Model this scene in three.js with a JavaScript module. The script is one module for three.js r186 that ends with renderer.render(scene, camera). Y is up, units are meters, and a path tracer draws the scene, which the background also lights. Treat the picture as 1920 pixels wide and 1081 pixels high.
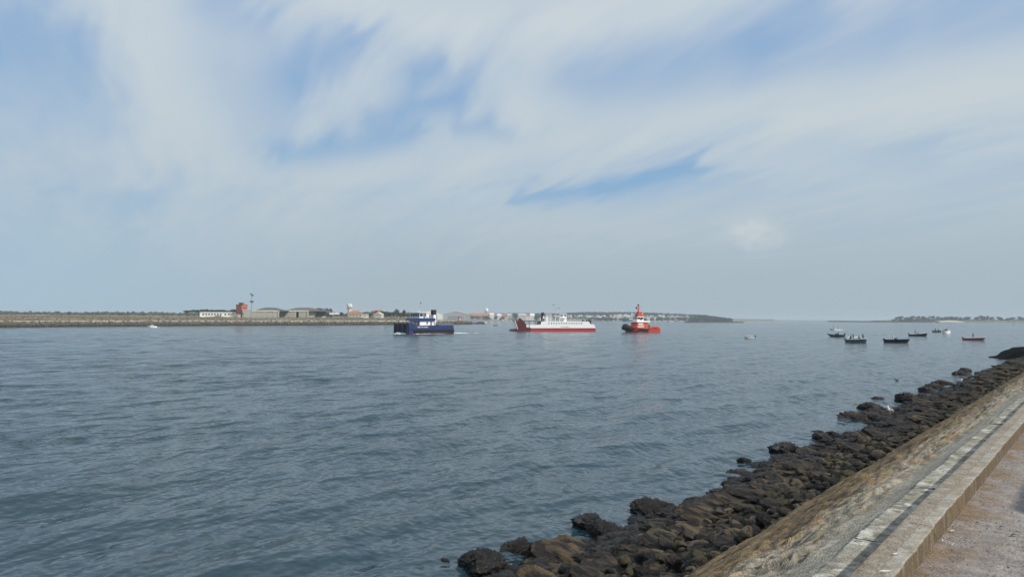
import * as THREE from 'three';
import { mergeGeometries, mergeVertices, toCreasedNormals } from 'three/addons/utils/BufferGeometryUtils.js';
import { RoundedBoxGeometry } from 'three/addons/geometries/RoundedBoxGeometry.js';
import { MarchingCubes } from 'three/addons/objects/MarchingCubes.js';

// ------------------------------------------------------------------ camera
const scene = new THREE.Scene();
const F = 1387, PW = 1920, PH = 1081, EYE = 6;            // focal length in photo pixels, photo size, eye above the water
const camera = new THREE.PerspectiveCamera(2 * Math.atan(288 / (F * 1024 / 1920)) * 180 / Math.PI, 1024 / 576, 0.1, 60000);
camera.rotation.order = 'YXZ';
camera.position.set(0, EYE, 0);
camera.rotation.set(Math.atan((597.6 - 540.5) / F), 0, 0.003);
camera.updateMatrixWorld(true);
// a photo pixel gives a direction; distance comes from the water, the ground or a depth
function ray(px, py) {
  return new THREE.Vector3((px - PW / 2) / F, (PH / 2 - py) / F, -1).applyMatrix4(new THREE.Matrix4().extractRotation(camera.matrixWorld));
}
function onLevel(px, py, y = 0) { const d = ray(px, py), k = (y - EYE) / d.y; return new THREE.Vector3(d.x * k, y, d.z * k); }
function atDepth(px, py, depth) { const d = ray(px, py), k = depth / -d.z; return new THREE.Vector3(d.x * k, EYE + d.y * k, -depth); }

// ------------------------------------------------------------------ small maths
function rng(seed) { let a = seed >>> 0; return () => { a = (a + 0x6D2B79F5) | 0; let t = Math.imul(a ^ (a >>> 15), 1 | a); t = (t + Math.imul(t ^ (t >>> 7), 61 | t)) ^ t; return ((t ^ (t >>> 14)) >>> 0) / 4294967296; }; }
const clamp = (x, a = 0, b = 1) => x < a ? a : x > b ? b : x;
const sst = (a, b, x) => { const t = clamp((x - a) / (b - a)); return t * t * (3 - 2 * t); };
const lerp = (a, b, t) => a + (b - a) * t;
const mix3 = (a, b, t) => [lerp(a[0], b[0], t), lerp(a[1], b[1], t), lerp(a[2], b[2], t)];
const PERM = (() => { const r = rng(7), p = [...Array(256).keys()]; for (let i = 255; i > 0; i--) { const j = Math.floor(r() * (i + 1)); [p[i], p[j]] = [p[j], p[i]]; } return Uint8Array.from([...p, ...p]); })();
function n3(x, y, z) {            // gradient noise, about -1..1
  const X = Math.floor(x), Y = Math.floor(y), Z = Math.floor(z); x -= X; y -= Y; z -= Z;
  const u = x * x * x * (x * (x * 6 - 15) + 10), v = y * y * y * (y * (y * 6 - 15) + 10), w = z * z * z * (z * (z * 6 - 15) + 10);
  const g = (h, a, b, c) => { h &= 15; const p = h < 8 ? a : b, q = h < 4 ? b : h === 12 || h === 14 ? a : c; return ((h & 1) ? -p : p) + ((h & 2) ? -q : q); };
  const i = X & 255, j = Y & 255, k = Z & 255, A = PERM[i] + j, AA = PERM[A & 255] + k, AB = PERM[(A + 1) & 255] + k, B = PERM[(i + 1) & 255] + j, BA = PERM[B & 255] + k, BB = PERM[(B + 1) & 255] + k;
  const P = (q) => PERM[q & 255];
  return lerp(lerp(lerp(g(P(AA), x, y, z), g(P(BA), x - 1, y, z), u), lerp(g(P(AB), x, y - 1, z), g(P(BB), x - 1, y - 1, z), u), v),
    lerp(lerp(g(P(AA + 1), x, y, z - 1), g(P(BA + 1), x - 1, y, z - 1), u), lerp(g(P(AB + 1), x, y - 1, z - 1), g(P(BB + 1), x - 1, y - 1, z - 1), u), v), w);
}
function fbm(x, y, z, o = 4) { let s = 0, a = 0.5; for (let i = 0; i < o; i++) { s += a * n3(x, y, z); x = x * 2.03 + 17.1; y = y * 2.03 + 5.3; z = z * 2.03 + 9.7; a *= 0.5; } return s; }

// ------------------------------------------------------------------ sky: thin streaked cloud over pale blue
const VPD = ray(2080, 601); const ALPHA = Math.atan2(VPD.x, -VPD.z);
const SUN = (() => { const el = 39.5 * Math.PI / 180, az = ALPHA + 82 * Math.PI / 180; return new THREE.Vector3(Math.sin(az) * Math.cos(el), Math.sin(el), -Math.cos(az) * Math.cos(el)); })();
{
  const W = 3072, H = 1536, data = new Float32Array(W * H * 4);
  // gaps (amount < 0) and thick places (> 0): photo pixel paths turned into directions of the sky
  const strokes = [
    [-0.55, 70, [[-60, 40], [60, 60], [150, 120]]], [-0.38, 34, [[400, -5], [470, 15]]], [-0.62, 40, [[640, 75], [590, 110], [555, 150]]],
    [-0.5, 26, [[770, 150], [815, 132]]], [-0.5, 20, [[515, 292], [600, 283], [690, 270], [745, 258]]], [-0.45, 18, [[700, 225], [770, 205], [850, 200]]],
    [-0.35, 14, [[860, 240], [920, 238], [990, 240]]], [-0.72, 14, [[985, 366], [1100, 355], [1185, 341], [1300, 314]]], [-0.28, 26, [[1150, 365], [1260, 360], [1370, 335]]],
    [-0.46, 42, [[1085, 135], [1200, 130], [1300, 105], [1400, 62], [1520, 15]]], [-0.3, 40, [[1420, 120], [1560, 110], [1640, 90]]], [-0.4, 60, [[1800, 20], [1920, 0], [2050, 0]]],
    [-0.2, 26, [[1430, 268], [1560, 270], [1730, 283]]], [-0.22, 90, [[-200, 330], [0, 400], [150, 470]]], [-0.2, 24, [[240, 378], [330, 366], [420, 355]]], [-0.3, 60, [[430, 130], [480, 220]]],
    [0.35, 75, [[190, 20], [260, 90], [310, 190], [370, 290]]], [0.32, 50, [[640, 15], [800, 45], [960, 55], [1150, 35], [1400, 0]]], [0.22, 34, [[560, 345], [760, 318], [1000, 290], [1250, 235], [1500, 190], [1800, 150], [2000, 110]]],
    [0.18, 30, [[900, 160], [980, 200], [1060, 195]]], [0.2, 60, [[1500, 250], [1700, 215], [1950, 190]]], [0.22, 22, [[1375, 428], [1405, 424], [1440, 440]]], [0.14, 35, [[520, 440], [900, 430], [1300, 450]]],
  ].map(([a, w, pts]) => ({ a: a * 0.86, w: w * 1.35 / F, p: pts.map(([x, y]) => { const d = ray(x, y).normalize(); return [Math.atan2(d.x, -d.z), Math.asin(d.y)]; }) }));
  const dseg = (x, y, p, q) => { const dx = q[0] - p[0], dy = q[1] - p[1], t = clamp(((x - p[0]) * dx + (y - p[1]) * dy) / (dx * dx + dy * dy + 1e-9)); const ex = x - p[0] - t * dx, ey = y - p[1] - t * dy; return ex * ex + ey * ey; };
  const puffs = [[1392, 428, 24], [1412, 424, 26], [1432, 432, 24], [1410, 445, 34], [1450, 448, 22]].map(([x, y, r]) => { const d = ray(x, y).normalize(); return [Math.atan2(d.x, -d.z), Math.asin(d.y), r / F]; });
  const ca = Math.cos(-0.5), sa = Math.sin(-0.5);
  for (let j = 0; j < H; j++) {
    const el = ((j + 0.5) / H - 0.5) * Math.PI, ce = Math.cos(el), y = Math.sin(el);
    for (let i = 0; i < W; i++) {
      const ang = ((i + 0.5) / W - 0.5) * 2 * Math.PI, x = Math.cos(ang) * ce, z = Math.sin(ang) * ce, o = (j * W + i) * 4;
      let c;
      if (el < -0.02) c = [0.25, 0.32, 0.37];
      else {
        const e = Math.max(el, 0), az = Math.atan2(x, -z), k = 1 / (Math.max(y, 0) + 0.13);
        const px = x * k, pz = -z * k, along = px * sa + pz * ca, across = px * ca - pz * sa;       // cloud sheet, streaked along one wind direction
        const wx = fbm(along * 0.55, across * 0.8, 3.3, 3) * 0.9;
        const n1 = fbm(along * 0.42 + wx, across * 1.25 + wx, 0.5, 4), n2 = fbm(along * 1.1, across * 4.6 + wx * 2, 8.1, 5), n4 = fbm(along * 3.2 + wx * 3, across * 13 + wx * 4, 1.7, 4);
        let dens = 0.76 + 0.3 * n1 + 0.28 * n2 + 0.2 * n4;
        if (Math.abs(az) < 1.1 && e < 0.75) {
          const qx = az + 0.05 * n2 + 0.03 * n4, qy = e + 0.03 * n2 + 0.016 * n4;
          for (const s of strokes) { let m = 1e9; for (let t = 0; t < s.p.length - 1; t++) { const d = dseg(qx, qy, s.p[t], s.p[t + 1]); if (d < m) m = d; } if (m < s.w * s.w * 9) dens += s.a * Math.exp(-m / (s.w * s.w)); }
        }
        dens = sst(-0.12, 1.2, dens);
        const blue = mix3(mix3([0.25, 0.435, 0.655], [0.225, 0.385, 0.645], sst(0.08, 0.4, e)), [0.11, 0.24, 0.52], sst(0.5, 1.5, e));
        const white = mix3([0.525, 0.60, 0.655], [0.60, 0.665, 0.715], sst(0.1, 0.4, e));
        c = mix3(blue, white, dens);
        const hz = mix3([0.37, 0.515, 0.635], [0.38, 0.468, 0.53], sst(-0.62, -0.1, az));
        c = mix3(hz, c, sst(0.0, 0.19, e) * 0.96);
        if (az > 0.2 && az < 0.45 && e < 0.25) { let pf = 0; for (const [qx, qy, qr] of puffs) pf = Math.max(pf, Math.exp(-(Math.pow((az - qx) / qr, 2) + Math.pow((e - qy) / (qr * 0.62), 2)))); c = mix3(c, [0.58, 0.635, 0.68], clamp(pf * (0.55 + 1.1 * fbm(az * 60, e * 70, 4.4, 4)), 0, 0.75)); }
        const g = (x * SUN.x + y * SUN.y + z * SUN.z); const glow = 1 + 0.75 * Math.exp(-(1 - g) * 9);   // brighter veil round the sun
        c = [c[0] * glow * 1.0, c[1] * glow, c[2] * glow * 0.99];
      }
      data[o] = c[0]; data[o + 1] = c[1]; data[o + 2] = c[2]; data[o + 3] = 1;
    }
  }
  const t = new THREE.DataTexture(data, W, H, THREE.RGBAFormat, THREE.FloatType);
  t.mapping = THREE.EquirectangularReflectionMapping; t.magFilter = THREE.LinearFilter; t.minFilter = THREE.LinearFilter; t.needsUpdate = true;
  scene.background = t; scene.environment = t;
}
const sun = new THREE.DirectionalLight(new THREE.Color().setRGB(1, 0.93, 0.82), 4.0);
sun.position.copy(SUN).multiplyScalar(300); sun.castShadow = true; sun.shadow.radius = 2;
Object.assign(sun.shadow.camera, { left: -250, right: 250, top: 250, bottom: -250, near: 1, far: 900 });
sun.shadow.mapSize.set(4096, 4096);
scene.add(sun, sun.target);
scene.fog = new THREE.FogExp2(new THREE.Color().setRGB(0.62, 0.72, 0.80), 0.00013);

const renderer = new THREE.WebGLRenderer({ antialias: true });
renderer.setSize(1024, 576);
renderer.toneMapping = THREE.LinearToneMapping;
renderer.toneMappingExposure = 1.0;
renderer.shadowMap.enabled = true;

// ------------------------------------------------------------------ object helpers
const taken = {};
function numbered(n) { const k = taken[n] = (taken[n] ?? -1) + 1; return k ? `${n}_${String(k).padStart(3, '0')}` : n; }
function part(name, geo, mat, parent) { const m = new THREE.Mesh(Array.isArray(geo) ? join(geo) : geo, mat); m.name = name; parent.add(m); return m; }
function thing(name, label, category, group, pos, turn = 0) {
  const o = new THREE.Group(); o.name = numbered(name); o.userData = { label, category }; if (group) o.userData.group = group;
  if (pos) o.position.copy(pos); o.rotation.y = turn; scene.add(o); return o;
}
function tagMesh(name, geo, mat, label, category, group) { const m = new THREE.Mesh(geo, mat); m.name = numbered(name); m.userData = { label, category }; if (group) m.userData.group = group; scene.add(m); return m; }
function structure(name, geo, mat) { const m = geo ? new THREE.Mesh(geo, mat) : new THREE.Group(); m.name = name; m.userData = { kind: 'structure' }; scene.add(m); return m; }
function join(list) { return mergeGeometries(list.map((g) => { g = g.index ? g.toNonIndexed() : g; for (const k of Object.keys(g.attributes)) if (!['position', 'normal', 'uv'].includes(k)) g.deleteAttribute(k); return g; })); }
function bx(w, h, d, x = 0, y = 0, z = 0) { return new THREE.BoxGeometry(w, h, d).translate(x, y, z); }        // centred in x and z, standing at y
function box(x0, x1, y0, y1, z0, z1) { return new THREE.BoxGeometry(x1 - x0, y1 - y0, z1 - z0).translate((x0 + x1) / 2, (y0 + y1) / 2, (z0 + z1) / 2); }
function rbox(x0, x1, y0, y1, z0, z1, r = 0.05) { const w = x1 - x0, h = y1 - y0, d = z1 - z0; return new RoundedBoxGeometry(w, h, d, 2, Math.min(r, w / 2.1, h / 2.1, d / 2.1)).translate((x0 + x1) / 2, (y0 + y1) / 2, (z0 + z1) / 2); }
function rod(ax, ay, az, bx_, by, bz, r0, r1 = r0, n = 6) {
  const a = new THREE.Vector3(ax, ay, az), b = new THREE.Vector3(bx_, by, bz), d = b.clone().sub(a), l = d.length();
  const g = new THREE.CylinderGeometry(r1, r0, l, n, 1); g.applyQuaternion(new THREE.Quaternion().setFromUnitVectors(new THREE.Vector3(0, 1, 0), d.divideScalar(l))); return g.translate((ax + bx_) / 2, (ay + by) / 2, (az + bz) / 2);
}
function prism(pts, z0, z1) {     // outline in x,y pushed from z0 to z1
  const s = new THREE.Shape(); pts.forEach(([x, y], i) => i ? s.lineTo(x, y) : s.moveTo(x, y)); s.closePath();
  return new THREE.ExtrudeGeometry(s, { depth: z1 - z0, bevelEnabled: false }).translate(0, 0, z0);
}
function col(r, g, b) { return new THREE.Color().setRGB(r, g, b); }
function mat(r, g, b, rough = 0.8, extra = {}) { return new THREE.MeshStandardMaterial({ color: col(r, g, b), roughness: rough, ...extra }); }
function gridMesh(nu, nv, f, wantColor) {        // f(i, j) -> [x, y, z, u, v, r, g, b]
  const p = new Float32Array(nu * nv * 3), uv = new Float32Array(nu * nv * 2), c = wantColor ? new Float32Array(nu * nv * 3) : null, ix = new Uint32Array((nu - 1) * (nv - 1) * 6);
  for (let j = 0, k = 0; j < nv; j++) for (let i = 0; i < nu; i++, k++) { const q = f(i, j); p[k * 3] = q[0]; p[k * 3 + 1] = q[1]; p[k * 3 + 2] = q[2]; uv[k * 2] = q[3]; uv[k * 2 + 1] = q[4]; if (c) { c[k * 3] = q[5]; c[k * 3 + 1] = q[6]; c[k * 3 + 2] = q[7]; } }
  for (let j = 0, k = 0; j < nv - 1; j++) for (let i = 0; i < nu - 1; i++) { const a = j * nu + i, b = a + 1, d = a + nu, e = d + 1; ix[k++] = a; ix[k++] = b; ix[k++] = d; ix[k++] = b; ix[k++] = e; ix[k++] = d; }
  const g = new THREE.BufferGeometry(); g.setAttribute('position', new THREE.BufferAttribute(p, 3)); g.setAttribute('uv', new THREE.BufferAttribute(uv, 2)); if (c) g.setAttribute('color', new THREE.BufferAttribute(c, 3));
  g.setIndex(new THREE.BufferAttribute(ix, 1)); g.computeVertexNormals(); return g;
}
function floatTex(n, f) { const d = new Float32Array(n * n * 4); for (let j = 0; j < n; j++) for (let i = 0; i < n; i++) { const o = (j * n + i) * 4, q = f(i, j); d[o] = q[0]; d[o + 1] = q[1]; d[o + 2] = q[2]; d[o + 3] = 1; } const t = new THREE.DataTexture(d, n, n, THREE.RGBAFormat, THREE.FloatType); t.wrapS = t.wrapT = THREE.RepeatWrapping; t.magFilter = THREE.LinearFilter; t.needsUpdate = true; return t; }
// noise that repeats after one unit of (u, v): a torus in 3-D noise keeps its grain even enough
function tileNoise(u, v, freq, seed, o = 4) { let s = 0, a = 0.5, f = freq; for (let k = 0; k < o; k++) { const x = u * f, y = v * f, fx = x - f * (u > 0.5 ? 1 : 0); s += a * lerp(lerp(n3(x, y, seed + k * 7.3), n3(x - f, y, seed + k * 7.3), sst(0.75, 1, u)), lerp(n3(x, y - f, seed + k * 7.3), n3(x - f, y - f, seed + k * 7.3), sst(0.75, 1, u)), sst(0.75, 1, v)); f *= 2; a *= 0.5; } return s; }
function clone(o, label) { const c = o.clone(); c.name = numbered(o.name.replace(/_\d{3}$/, '')); c.userData = { ...o.userData }; if (label) c.userData.label = label; scene.add(c); return c; }
console.log('helpers ready');

// ------------------------------------------------------------------ water
const WAVES = (() => {
  const r = rng(41), out = [];
  for (let i = 0; i < 64; i++) {
    const q = i / 63, L = 0.42 * Math.pow(26, q), k = 2 * Math.PI / L;           // wavelengths 0.4 to 11 m
    const gauss = (r() + r() + r() - 1.5) * 1.15, th = (118 * Math.PI / 180) + gauss * (0.95 - 0.45 * q);
    out.push({ L, k, kx: k * Math.sin(th), kz: -k * Math.cos(th), ph: r() * 6.283, a: (0.027 - 0.012 * sst(0.25, 0.6, q) + 0.013 * Math.exp(-Math.pow((q - 0.72) / 0.22, 2))) / k * (0.6 + 0.8 * r()) });
  }
  return out;
})();
function waveAt(x, z, step, out) {
  let y = 0, dx = 0, dz = 0; const gust = 0.35 + 1.25 * clamp(0.5 + 1.5 * fbm(x * 0.028 + z * 0.008, z * 0.017, 2.2, 3)), calm = 0.8 + 0.9 * fbm(x * 0.012, z * 0.009, 6.1, 2);
  for (const w of WAVES) {
    const keep = sst(2.2, 3.6, w.L / step); if (keep <= 0) continue;
    const t = w.kx * x + w.kz * z + w.ph, a = w.a * keep * (w.L < 2.2 ? gust : calm); y += a * Math.sin(t); const c = a * Math.cos(t) * 0.8; dx += c * w.kx / w.k; dz += c * w.kz / w.k;
  }
  out[0] = x + dx; out[1] = y; out[2] = z + dz;
}
{
  const rows = []; let r = 11; while (r < 1000) { rows.push(r); r += r * 0.005; } while (r < 40000) { rows.push(r); r *= 1.25; } rows.push(40000);
  const nA = 840, a0 = -0.86, a1 = 1.0, o = [0, 0, 0];
  const g = gridMesh(nA, rows.length, (i, j) => {
    const a = lerp(a0, a1, i / (nA - 1)), R = rows[j], x = R * Math.sin(a), z = -R * Math.cos(a), step = Math.max(R * (a1 - a0) / nA, R * 0.005);
    if (R < 1000) waveAt(x, z, step, o); else { o[0] = x; o[1] = 0; o[2] = z; }
    return [o[0], o[1], o[2], o[0] / 14, o[2] / 14];
  });
  // fine ripples as a normal map (14 m tile), longer chop as a bump map on its own tile
  function spectrum(n, tile, lo, hi, count, slope, seed, dir, spread) {
    const rr = rng(seed), h = new Float32Array(n * n), sx = new Float32Array(n * n), sy = new Float32Array(n * n); let ms = 0; const cs = [];
    for (let k = 0; k < count; k++) {
      const L = lo * Math.pow(hi / lo, rr()), th = dir + (rr() + rr() + rr() - 1.5) * spread; let m = Math.round(tile / L * Math.sin(th)), q = Math.round(-tile / L * Math.cos(th)); if (!m && !q) m = 1;
      const kk = 2 * Math.PI / tile * Math.hypot(m, q), s = 0.5 + rr(); cs.push({ m, q, a: s / kk, ph: rr() * 6.283 }); ms += s * s / 2;
    }
    const norm = slope / Math.sqrt(ms);
    for (const c of cs) {
      const A = c.a * norm, cx = new Float32Array(n), sxx = new Float32Array(n), kx = 2 * Math.PI / tile * c.m, ky = 2 * Math.PI / tile * c.q;
      for (let i = 0; i < n; i++) { const t = 2 * Math.PI * c.m * i / n + c.ph; cx[i] = Math.cos(t); sxx[i] = Math.sin(t); }
      for (let j = 0; j < n; j++) { const t = 2 * Math.PI * c.q * j / n, ct = Math.cos(t), st = Math.sin(t); for (let i = 0, p = j * n; i < n; i++, p++) { const S = sxx[i] * ct + cx[i] * st, C = cx[i] * ct - sxx[i] * st; h[p] += A * S; sx[p] += A * kx * C; sy[p] += A * ky * C; } }
    }
    return { h, sx, sy };
  }
  const N = 1024, fine = spectrum(N, 14, 0.2, 1.7, 110, 0.15, 5, 118 * Math.PI / 180, 1.5);
  const normalMap = floatTex(N, (i, j) => { const p = j * N + i, l = 1 / Math.hypot(fine.sx[p], fine.sy[p], 1); return [0.5 - 0.5 * fine.sx[p] * l, 0.5 - 0.5 * fine.sy[p] * l, 0.5 + 0.5 * l]; });
  const M = 512, mid = spectrum(M, 61, 0.9, 6, 70, 0.105, 9, 112 * Math.PI / 180, 1.1); let mn = 1e9, mx = -1e9; for (const v of mid.h) { mn = Math.min(mn, v); mx = Math.max(mx, v); }
  const bumpMap = floatTex(M, (i, j) => { const v = (mid.h[j * M + i] - mn) / (mx - mn); return [v, v, v]; }); bumpMap.repeat.set(14 / 61, 14 / 61); bumpMap.rotation = 0.13;
  const m = new THREE.MeshPhysicalMaterial({ color: col(0.02, 0.044, 0.059), roughness: 0.09, ior: 1.333, normalMap, bumpMap, bumpScale: mx - mn });
  structure('water', g, m);
}
console.log('water ready');

// ------------------------------------------------------------------ the near bank: t runs along the kerb, w from the camera towards the water
const UX = Math.sin(ALPHA), UZ = -Math.cos(ALPHA), WX = -Math.cos(ALPHA), WZ = -Math.sin(ALPHA);
const bank = (t, w, y) => [t * UX + w * WX, y, t * UZ + w * WZ];
const tOf = (x, z) => x * UX + z * UZ, wOf = (x, z) => x * WX + z * WZ;
const ROAD = 4.25, KERB = 4.405, LEDGE = 4.235;
const wAt = (px, y) => { const p = onLevel(px, 1081, y); return wOf(p.x, p.z); };          // edges of the kerb and ledge, read along the bottom of the photo
const W0 = wAt(1671, KERB), W1 = wAt(1631, KERB), W2 = wAt(1581, KERB), W3 = wAt(1512, LEDGE);
const grain = floatTex(512, (i, j) => { const u = i / 512, v = j / 512, a = tileNoise(u, v, 6, 1, 5), b = tileNoise(u, v, 60, 4, 3); const k = 1 + 0.35 * a + 0.35 * b; return [k, k, k * 0.98]; });
const grit = floatTex(512, (i, j) => { const u = i / 512, v = j / 512; const k = 0.5 + 0.35 * tileNoise(u, v, 12, 11, 4) + 0.5 * tileNoise(u, v, 80, 14, 3); return [k, k, k]; });
const speckle = floatTex(1024, (i, j) => { const u = i / 1024, v = j / 1024, a = tileNoise(u, v, 9, 21, 4), b = tileNoise(u, v, 46, 24, 3), c = tileNoise(u, v, 150, 27, 2); const k = clamp(1 + 0.7 * a + 1.1 * b + 0.7 * c, 0.25, 2); return [k, k * (1 - 0.06 * a), k * (1 - 0.16 * a)]; });
const rows = (a, b, near, rate, mid = 8) => { const o = []; let t = a; while (t < b) { o.push(t); t += Math.max(near, Math.abs(t) * rate); } o.push(b); return o; };
{   // promenade: worn asphalt with grit
  const ts = rows(-8, 90, 0.045, 0.007), ws = []; for (let w = W0 + 0.002; w > -14; w -= Math.max(0.04, (1.06 - w) * 0.02)) ws.push(w);
  const g = gridMesh(ws.length, ts.length, (i, j) => {
    const t = ts[j], w = ws[i], a = fbm(t * 0.35, w * 0.5, 1.1, 4), b = fbm(t * 2.2, w * 2.6, 5.1, 4), e = fbm(t * 9, w * 9, 3.1, 3), sand = sst(0.45, 0.0, (W0 - w) - 0.25 * a - 0.35 * b);
    let c = mix3([0.225, 0.205, 0.193], [0.16, 0.146, 0.139], sst(-0.15, 0.25, a + 0.4 * b)); c = mix3(c, [0.3, 0.27, 0.245], sst(0.12, 0.35, b) * 0.6);
    c = mix3(c, [0.31, 0.29, 0.272], 0.7 * sst(0.22, 0.05, Math.abs(w - W0 + 0.95 + 0.1 * a)) * sst(-0.1, 0.2, b + 0.2)); c = mix3(c, [0.1, 0.09, 0.085], 0.6 * sst(0.13, 0.03, Math.abs(w - W0 + 1.25 + 0.1 * a)) * sst(-0.1, 0.2, a)); c = mix3(c, [0.17, 0.115, 0.068], sand * sst(-0.15, 0.25, b + e * 0.6 + 0.1) * 0.85); const k = 1 + 0.4 * e;
    const p = bank(t, w, ROAD + 0.012 * a + 0.007 * b + 0.004 * e + 0.018 * sand * (0.6 + e)); return [p[0], p[1], p[2], t / 0.9, w / 0.9, c[0] * k, c[1] * k, c[2] * k];
  }, true);
  structure('promenade', g, new THREE.MeshStandardMaterial({ vertexColors: true, roughness: 0.95, map: speckle, bumpMap: grit, bumpScale: 0.012 }));
  // loose grit and pebbles, nobody could count them
  const rr = rng(88), pg = new THREE.IcosahedronGeometry(1, 0), inst = new THREE.InstancedMesh(pg, mat(0.3, 0.26, 0.22, 0.95), 5200), M4 = new THREE.Matrix4(), Q = new THREE.Quaternion(), E = new THREE.Euler();
  for (let i = 0; i < 5200; i++) {
    const t = 3.5 + 12 * rr() * rr() + 3 * rr(), nearK = rr() < 0.45, w = nearK ? W0 - 0.02 - 0.35 * rr() * rr() : 1.0 - 4 * rr(), s = 0.002 + 0.006 * Math.pow(rr(), 4), p = bank(t, w, ROAD + 0.006);
    M4.compose(new THREE.Vector3(...p), Q.setFromEuler(E.set(rr() * 6, rr() * 6, rr() * 6)), new THREE.Vector3(s * (0.8 + rr()), s * 0.7, s)); inst.setMatrixAt(i, M4); const k = 0.4 + 0.9 * rr(); inst.setColorAt(i, col(k, k * lerp(0.8, 1, rr()), k * lerp(0.65, 0.95, rr())));
  }
  inst.name = 'grit'; inst.userData = { kind: 'stuff', label: 'loose grit and small pebbles strewn over the worn promenade', category: 'grit' }; scene.add(inst);
}
// low concrete kerb in lengths of about two metres: coping and a back strip
const bevelBar = (t0, t1, w0, w1, y0, y1, seed, tint, dense = 0.05, rough = 0.006, b1 = 0.014, b0 = 0.014) => {      // a cast bar with worn edges, along the bank
  const b = b0, sec = [[w0, y0], [w0, y1 - b], [w0 + b * 0.4, y1 - b * 0.3], [w0 + b, y1]]; const nw = Math.max(2, Math.round((w1 - w0) / 0.03)); for (let i = 1; i < nw; i++) sec.push([lerp(w0 + b, w1 - b1, i / nw), y1]); sec.push([w1 - b1, y1], [w1 - b1 * 0.3, y1 - b1 * 0.4], [w1, y1 - b1], [w1, y0]);
  const n = Math.max(3, Math.round((t1 - t0) / dense)), full = [];
  const side = []; for (let i = 0; i < 5; i++) side.push([w0, lerp(y0, y1 - b, i / 5)]); const S = [...side, ...sec.slice(1)];
  return gridMesh(S.length, n + 1, (i, j) => {
    const t = lerp(t0, t1, j / n), [w, y] = S[i], q = fbm(t * 5, w * 5 + seed, y * 5, 4), f = fbm(t * 22, w * 22, y * 22 + seed, 3), face = i < side.length + 1, end = j === 0 || j === n ? 0.006 : 0;
    const top = y > y1 - b * 0.6, ed = (i >= side.length && i <= side.length + 3) ? 1 : 0;
    const p = bank(t, w + (ed && b > 0.01 ? 0.02 * q : rough * f) + 0.014 * n3(t * 0.4, 2.2, 6.6), y + 0.008 * n3(t * 0.33, 5.5, 1.1) + (top ? rough * (q + f) - ed * 0.014 * Math.max(0, q) - end : 0)); const c = tint(t, w, y, q, f, face);
    return [p[0], p[1], p[2], t / 0.8, (w + y) / 0.8, c[0], c[1], c[2]];
  }, true);
};
const castMat = new THREE.MeshStandardMaterial({ vertexColors: true, roughness: 0.92, map: speckle, bumpMap: grit, bumpScale: 0.006 });
{
  const kerb = thing('kerb', 'long low concrete kerb between the promenade and the sloping sea wall', 'kerb');
  const copingTint = (t, w, y, q, f, face) => {
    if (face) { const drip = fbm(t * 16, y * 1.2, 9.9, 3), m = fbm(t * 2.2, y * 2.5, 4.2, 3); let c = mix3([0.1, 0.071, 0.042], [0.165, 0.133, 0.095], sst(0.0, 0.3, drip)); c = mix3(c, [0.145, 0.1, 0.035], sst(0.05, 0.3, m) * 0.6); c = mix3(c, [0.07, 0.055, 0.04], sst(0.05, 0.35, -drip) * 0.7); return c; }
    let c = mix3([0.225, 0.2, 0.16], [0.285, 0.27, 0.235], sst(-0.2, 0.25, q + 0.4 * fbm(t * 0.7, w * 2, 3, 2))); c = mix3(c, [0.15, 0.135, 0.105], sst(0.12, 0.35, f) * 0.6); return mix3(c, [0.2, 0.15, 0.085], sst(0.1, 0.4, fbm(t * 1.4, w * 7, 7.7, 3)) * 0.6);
  };
  const backTint = (t, w, y, q, f) => { let c = mix3([0.2, 0.17, 0.13], [0.255, 0.225, 0.185], sst(-0.2, 0.25, q)); c = mix3(c, [0.15, 0.12, 0.085], sst(0.0, 0.3, fbm(t * 0.9, w * 4, 2.7, 3)) * 0.7); return mix3(c, [0.12, 0.1, 0.08], sst(0.15, 0.35, f) * 0.6); };
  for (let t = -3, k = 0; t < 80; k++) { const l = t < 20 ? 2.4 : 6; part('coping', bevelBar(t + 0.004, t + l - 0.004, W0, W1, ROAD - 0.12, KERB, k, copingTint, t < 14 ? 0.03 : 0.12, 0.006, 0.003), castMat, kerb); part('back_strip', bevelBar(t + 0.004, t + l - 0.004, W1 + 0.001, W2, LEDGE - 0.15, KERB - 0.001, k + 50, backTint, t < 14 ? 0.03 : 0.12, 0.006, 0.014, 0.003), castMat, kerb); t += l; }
  // pale slabs of the ledge outside the kerb, each laid a little differently
  const ledge = thing('ledge', 'row of pale plastered slabs along the outer foot of the kerb', 'ledge'), rr = rng(23);
  for (let t = -2, k = 0; t < 75; k++) {
    const l = 0.75 + 0.5 * rr(), pale = rr(), dy = 0.012 * (rr() - 0.5), gap = rr() < 0.2 ? 0.03 : 0.006, w1 = W3 + 0.016 * (rr() - 0.5);
    part('slab', bevelBar(t, t + l - gap, W2 + 0.003, w1, LEDGE - 0.2, LEDGE + dy, k * 3.3, (tt, w, y, q, f) => {
      const e = (tt - t) / l; let c = mix3([0.185, 0.173, 0.138], [0.265, 0.252, 0.208], sst(-0.2, 0.2, q + 0.5 * f + 0.2 * (pale - 0.5))); c = mix3(c, [0.44, 0.43, 0.385], 0.85 * sst(0.16, 0.3, q + 0.35 * f + (e < 0.25 || e > 0.86 ? 0.22 : -0.12) + 0.15 * (pale - 0.6))); c = mix3(c, [0.12, 0.11, 0.09], sst(0.14, 0.3, fbm(tt * 6, w * 9, 8.8, 3))); return c;
    }, t < 14 ? 0.03 : 0.1, 0.012), castMat, ledge); t += l;
  }
}
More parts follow.
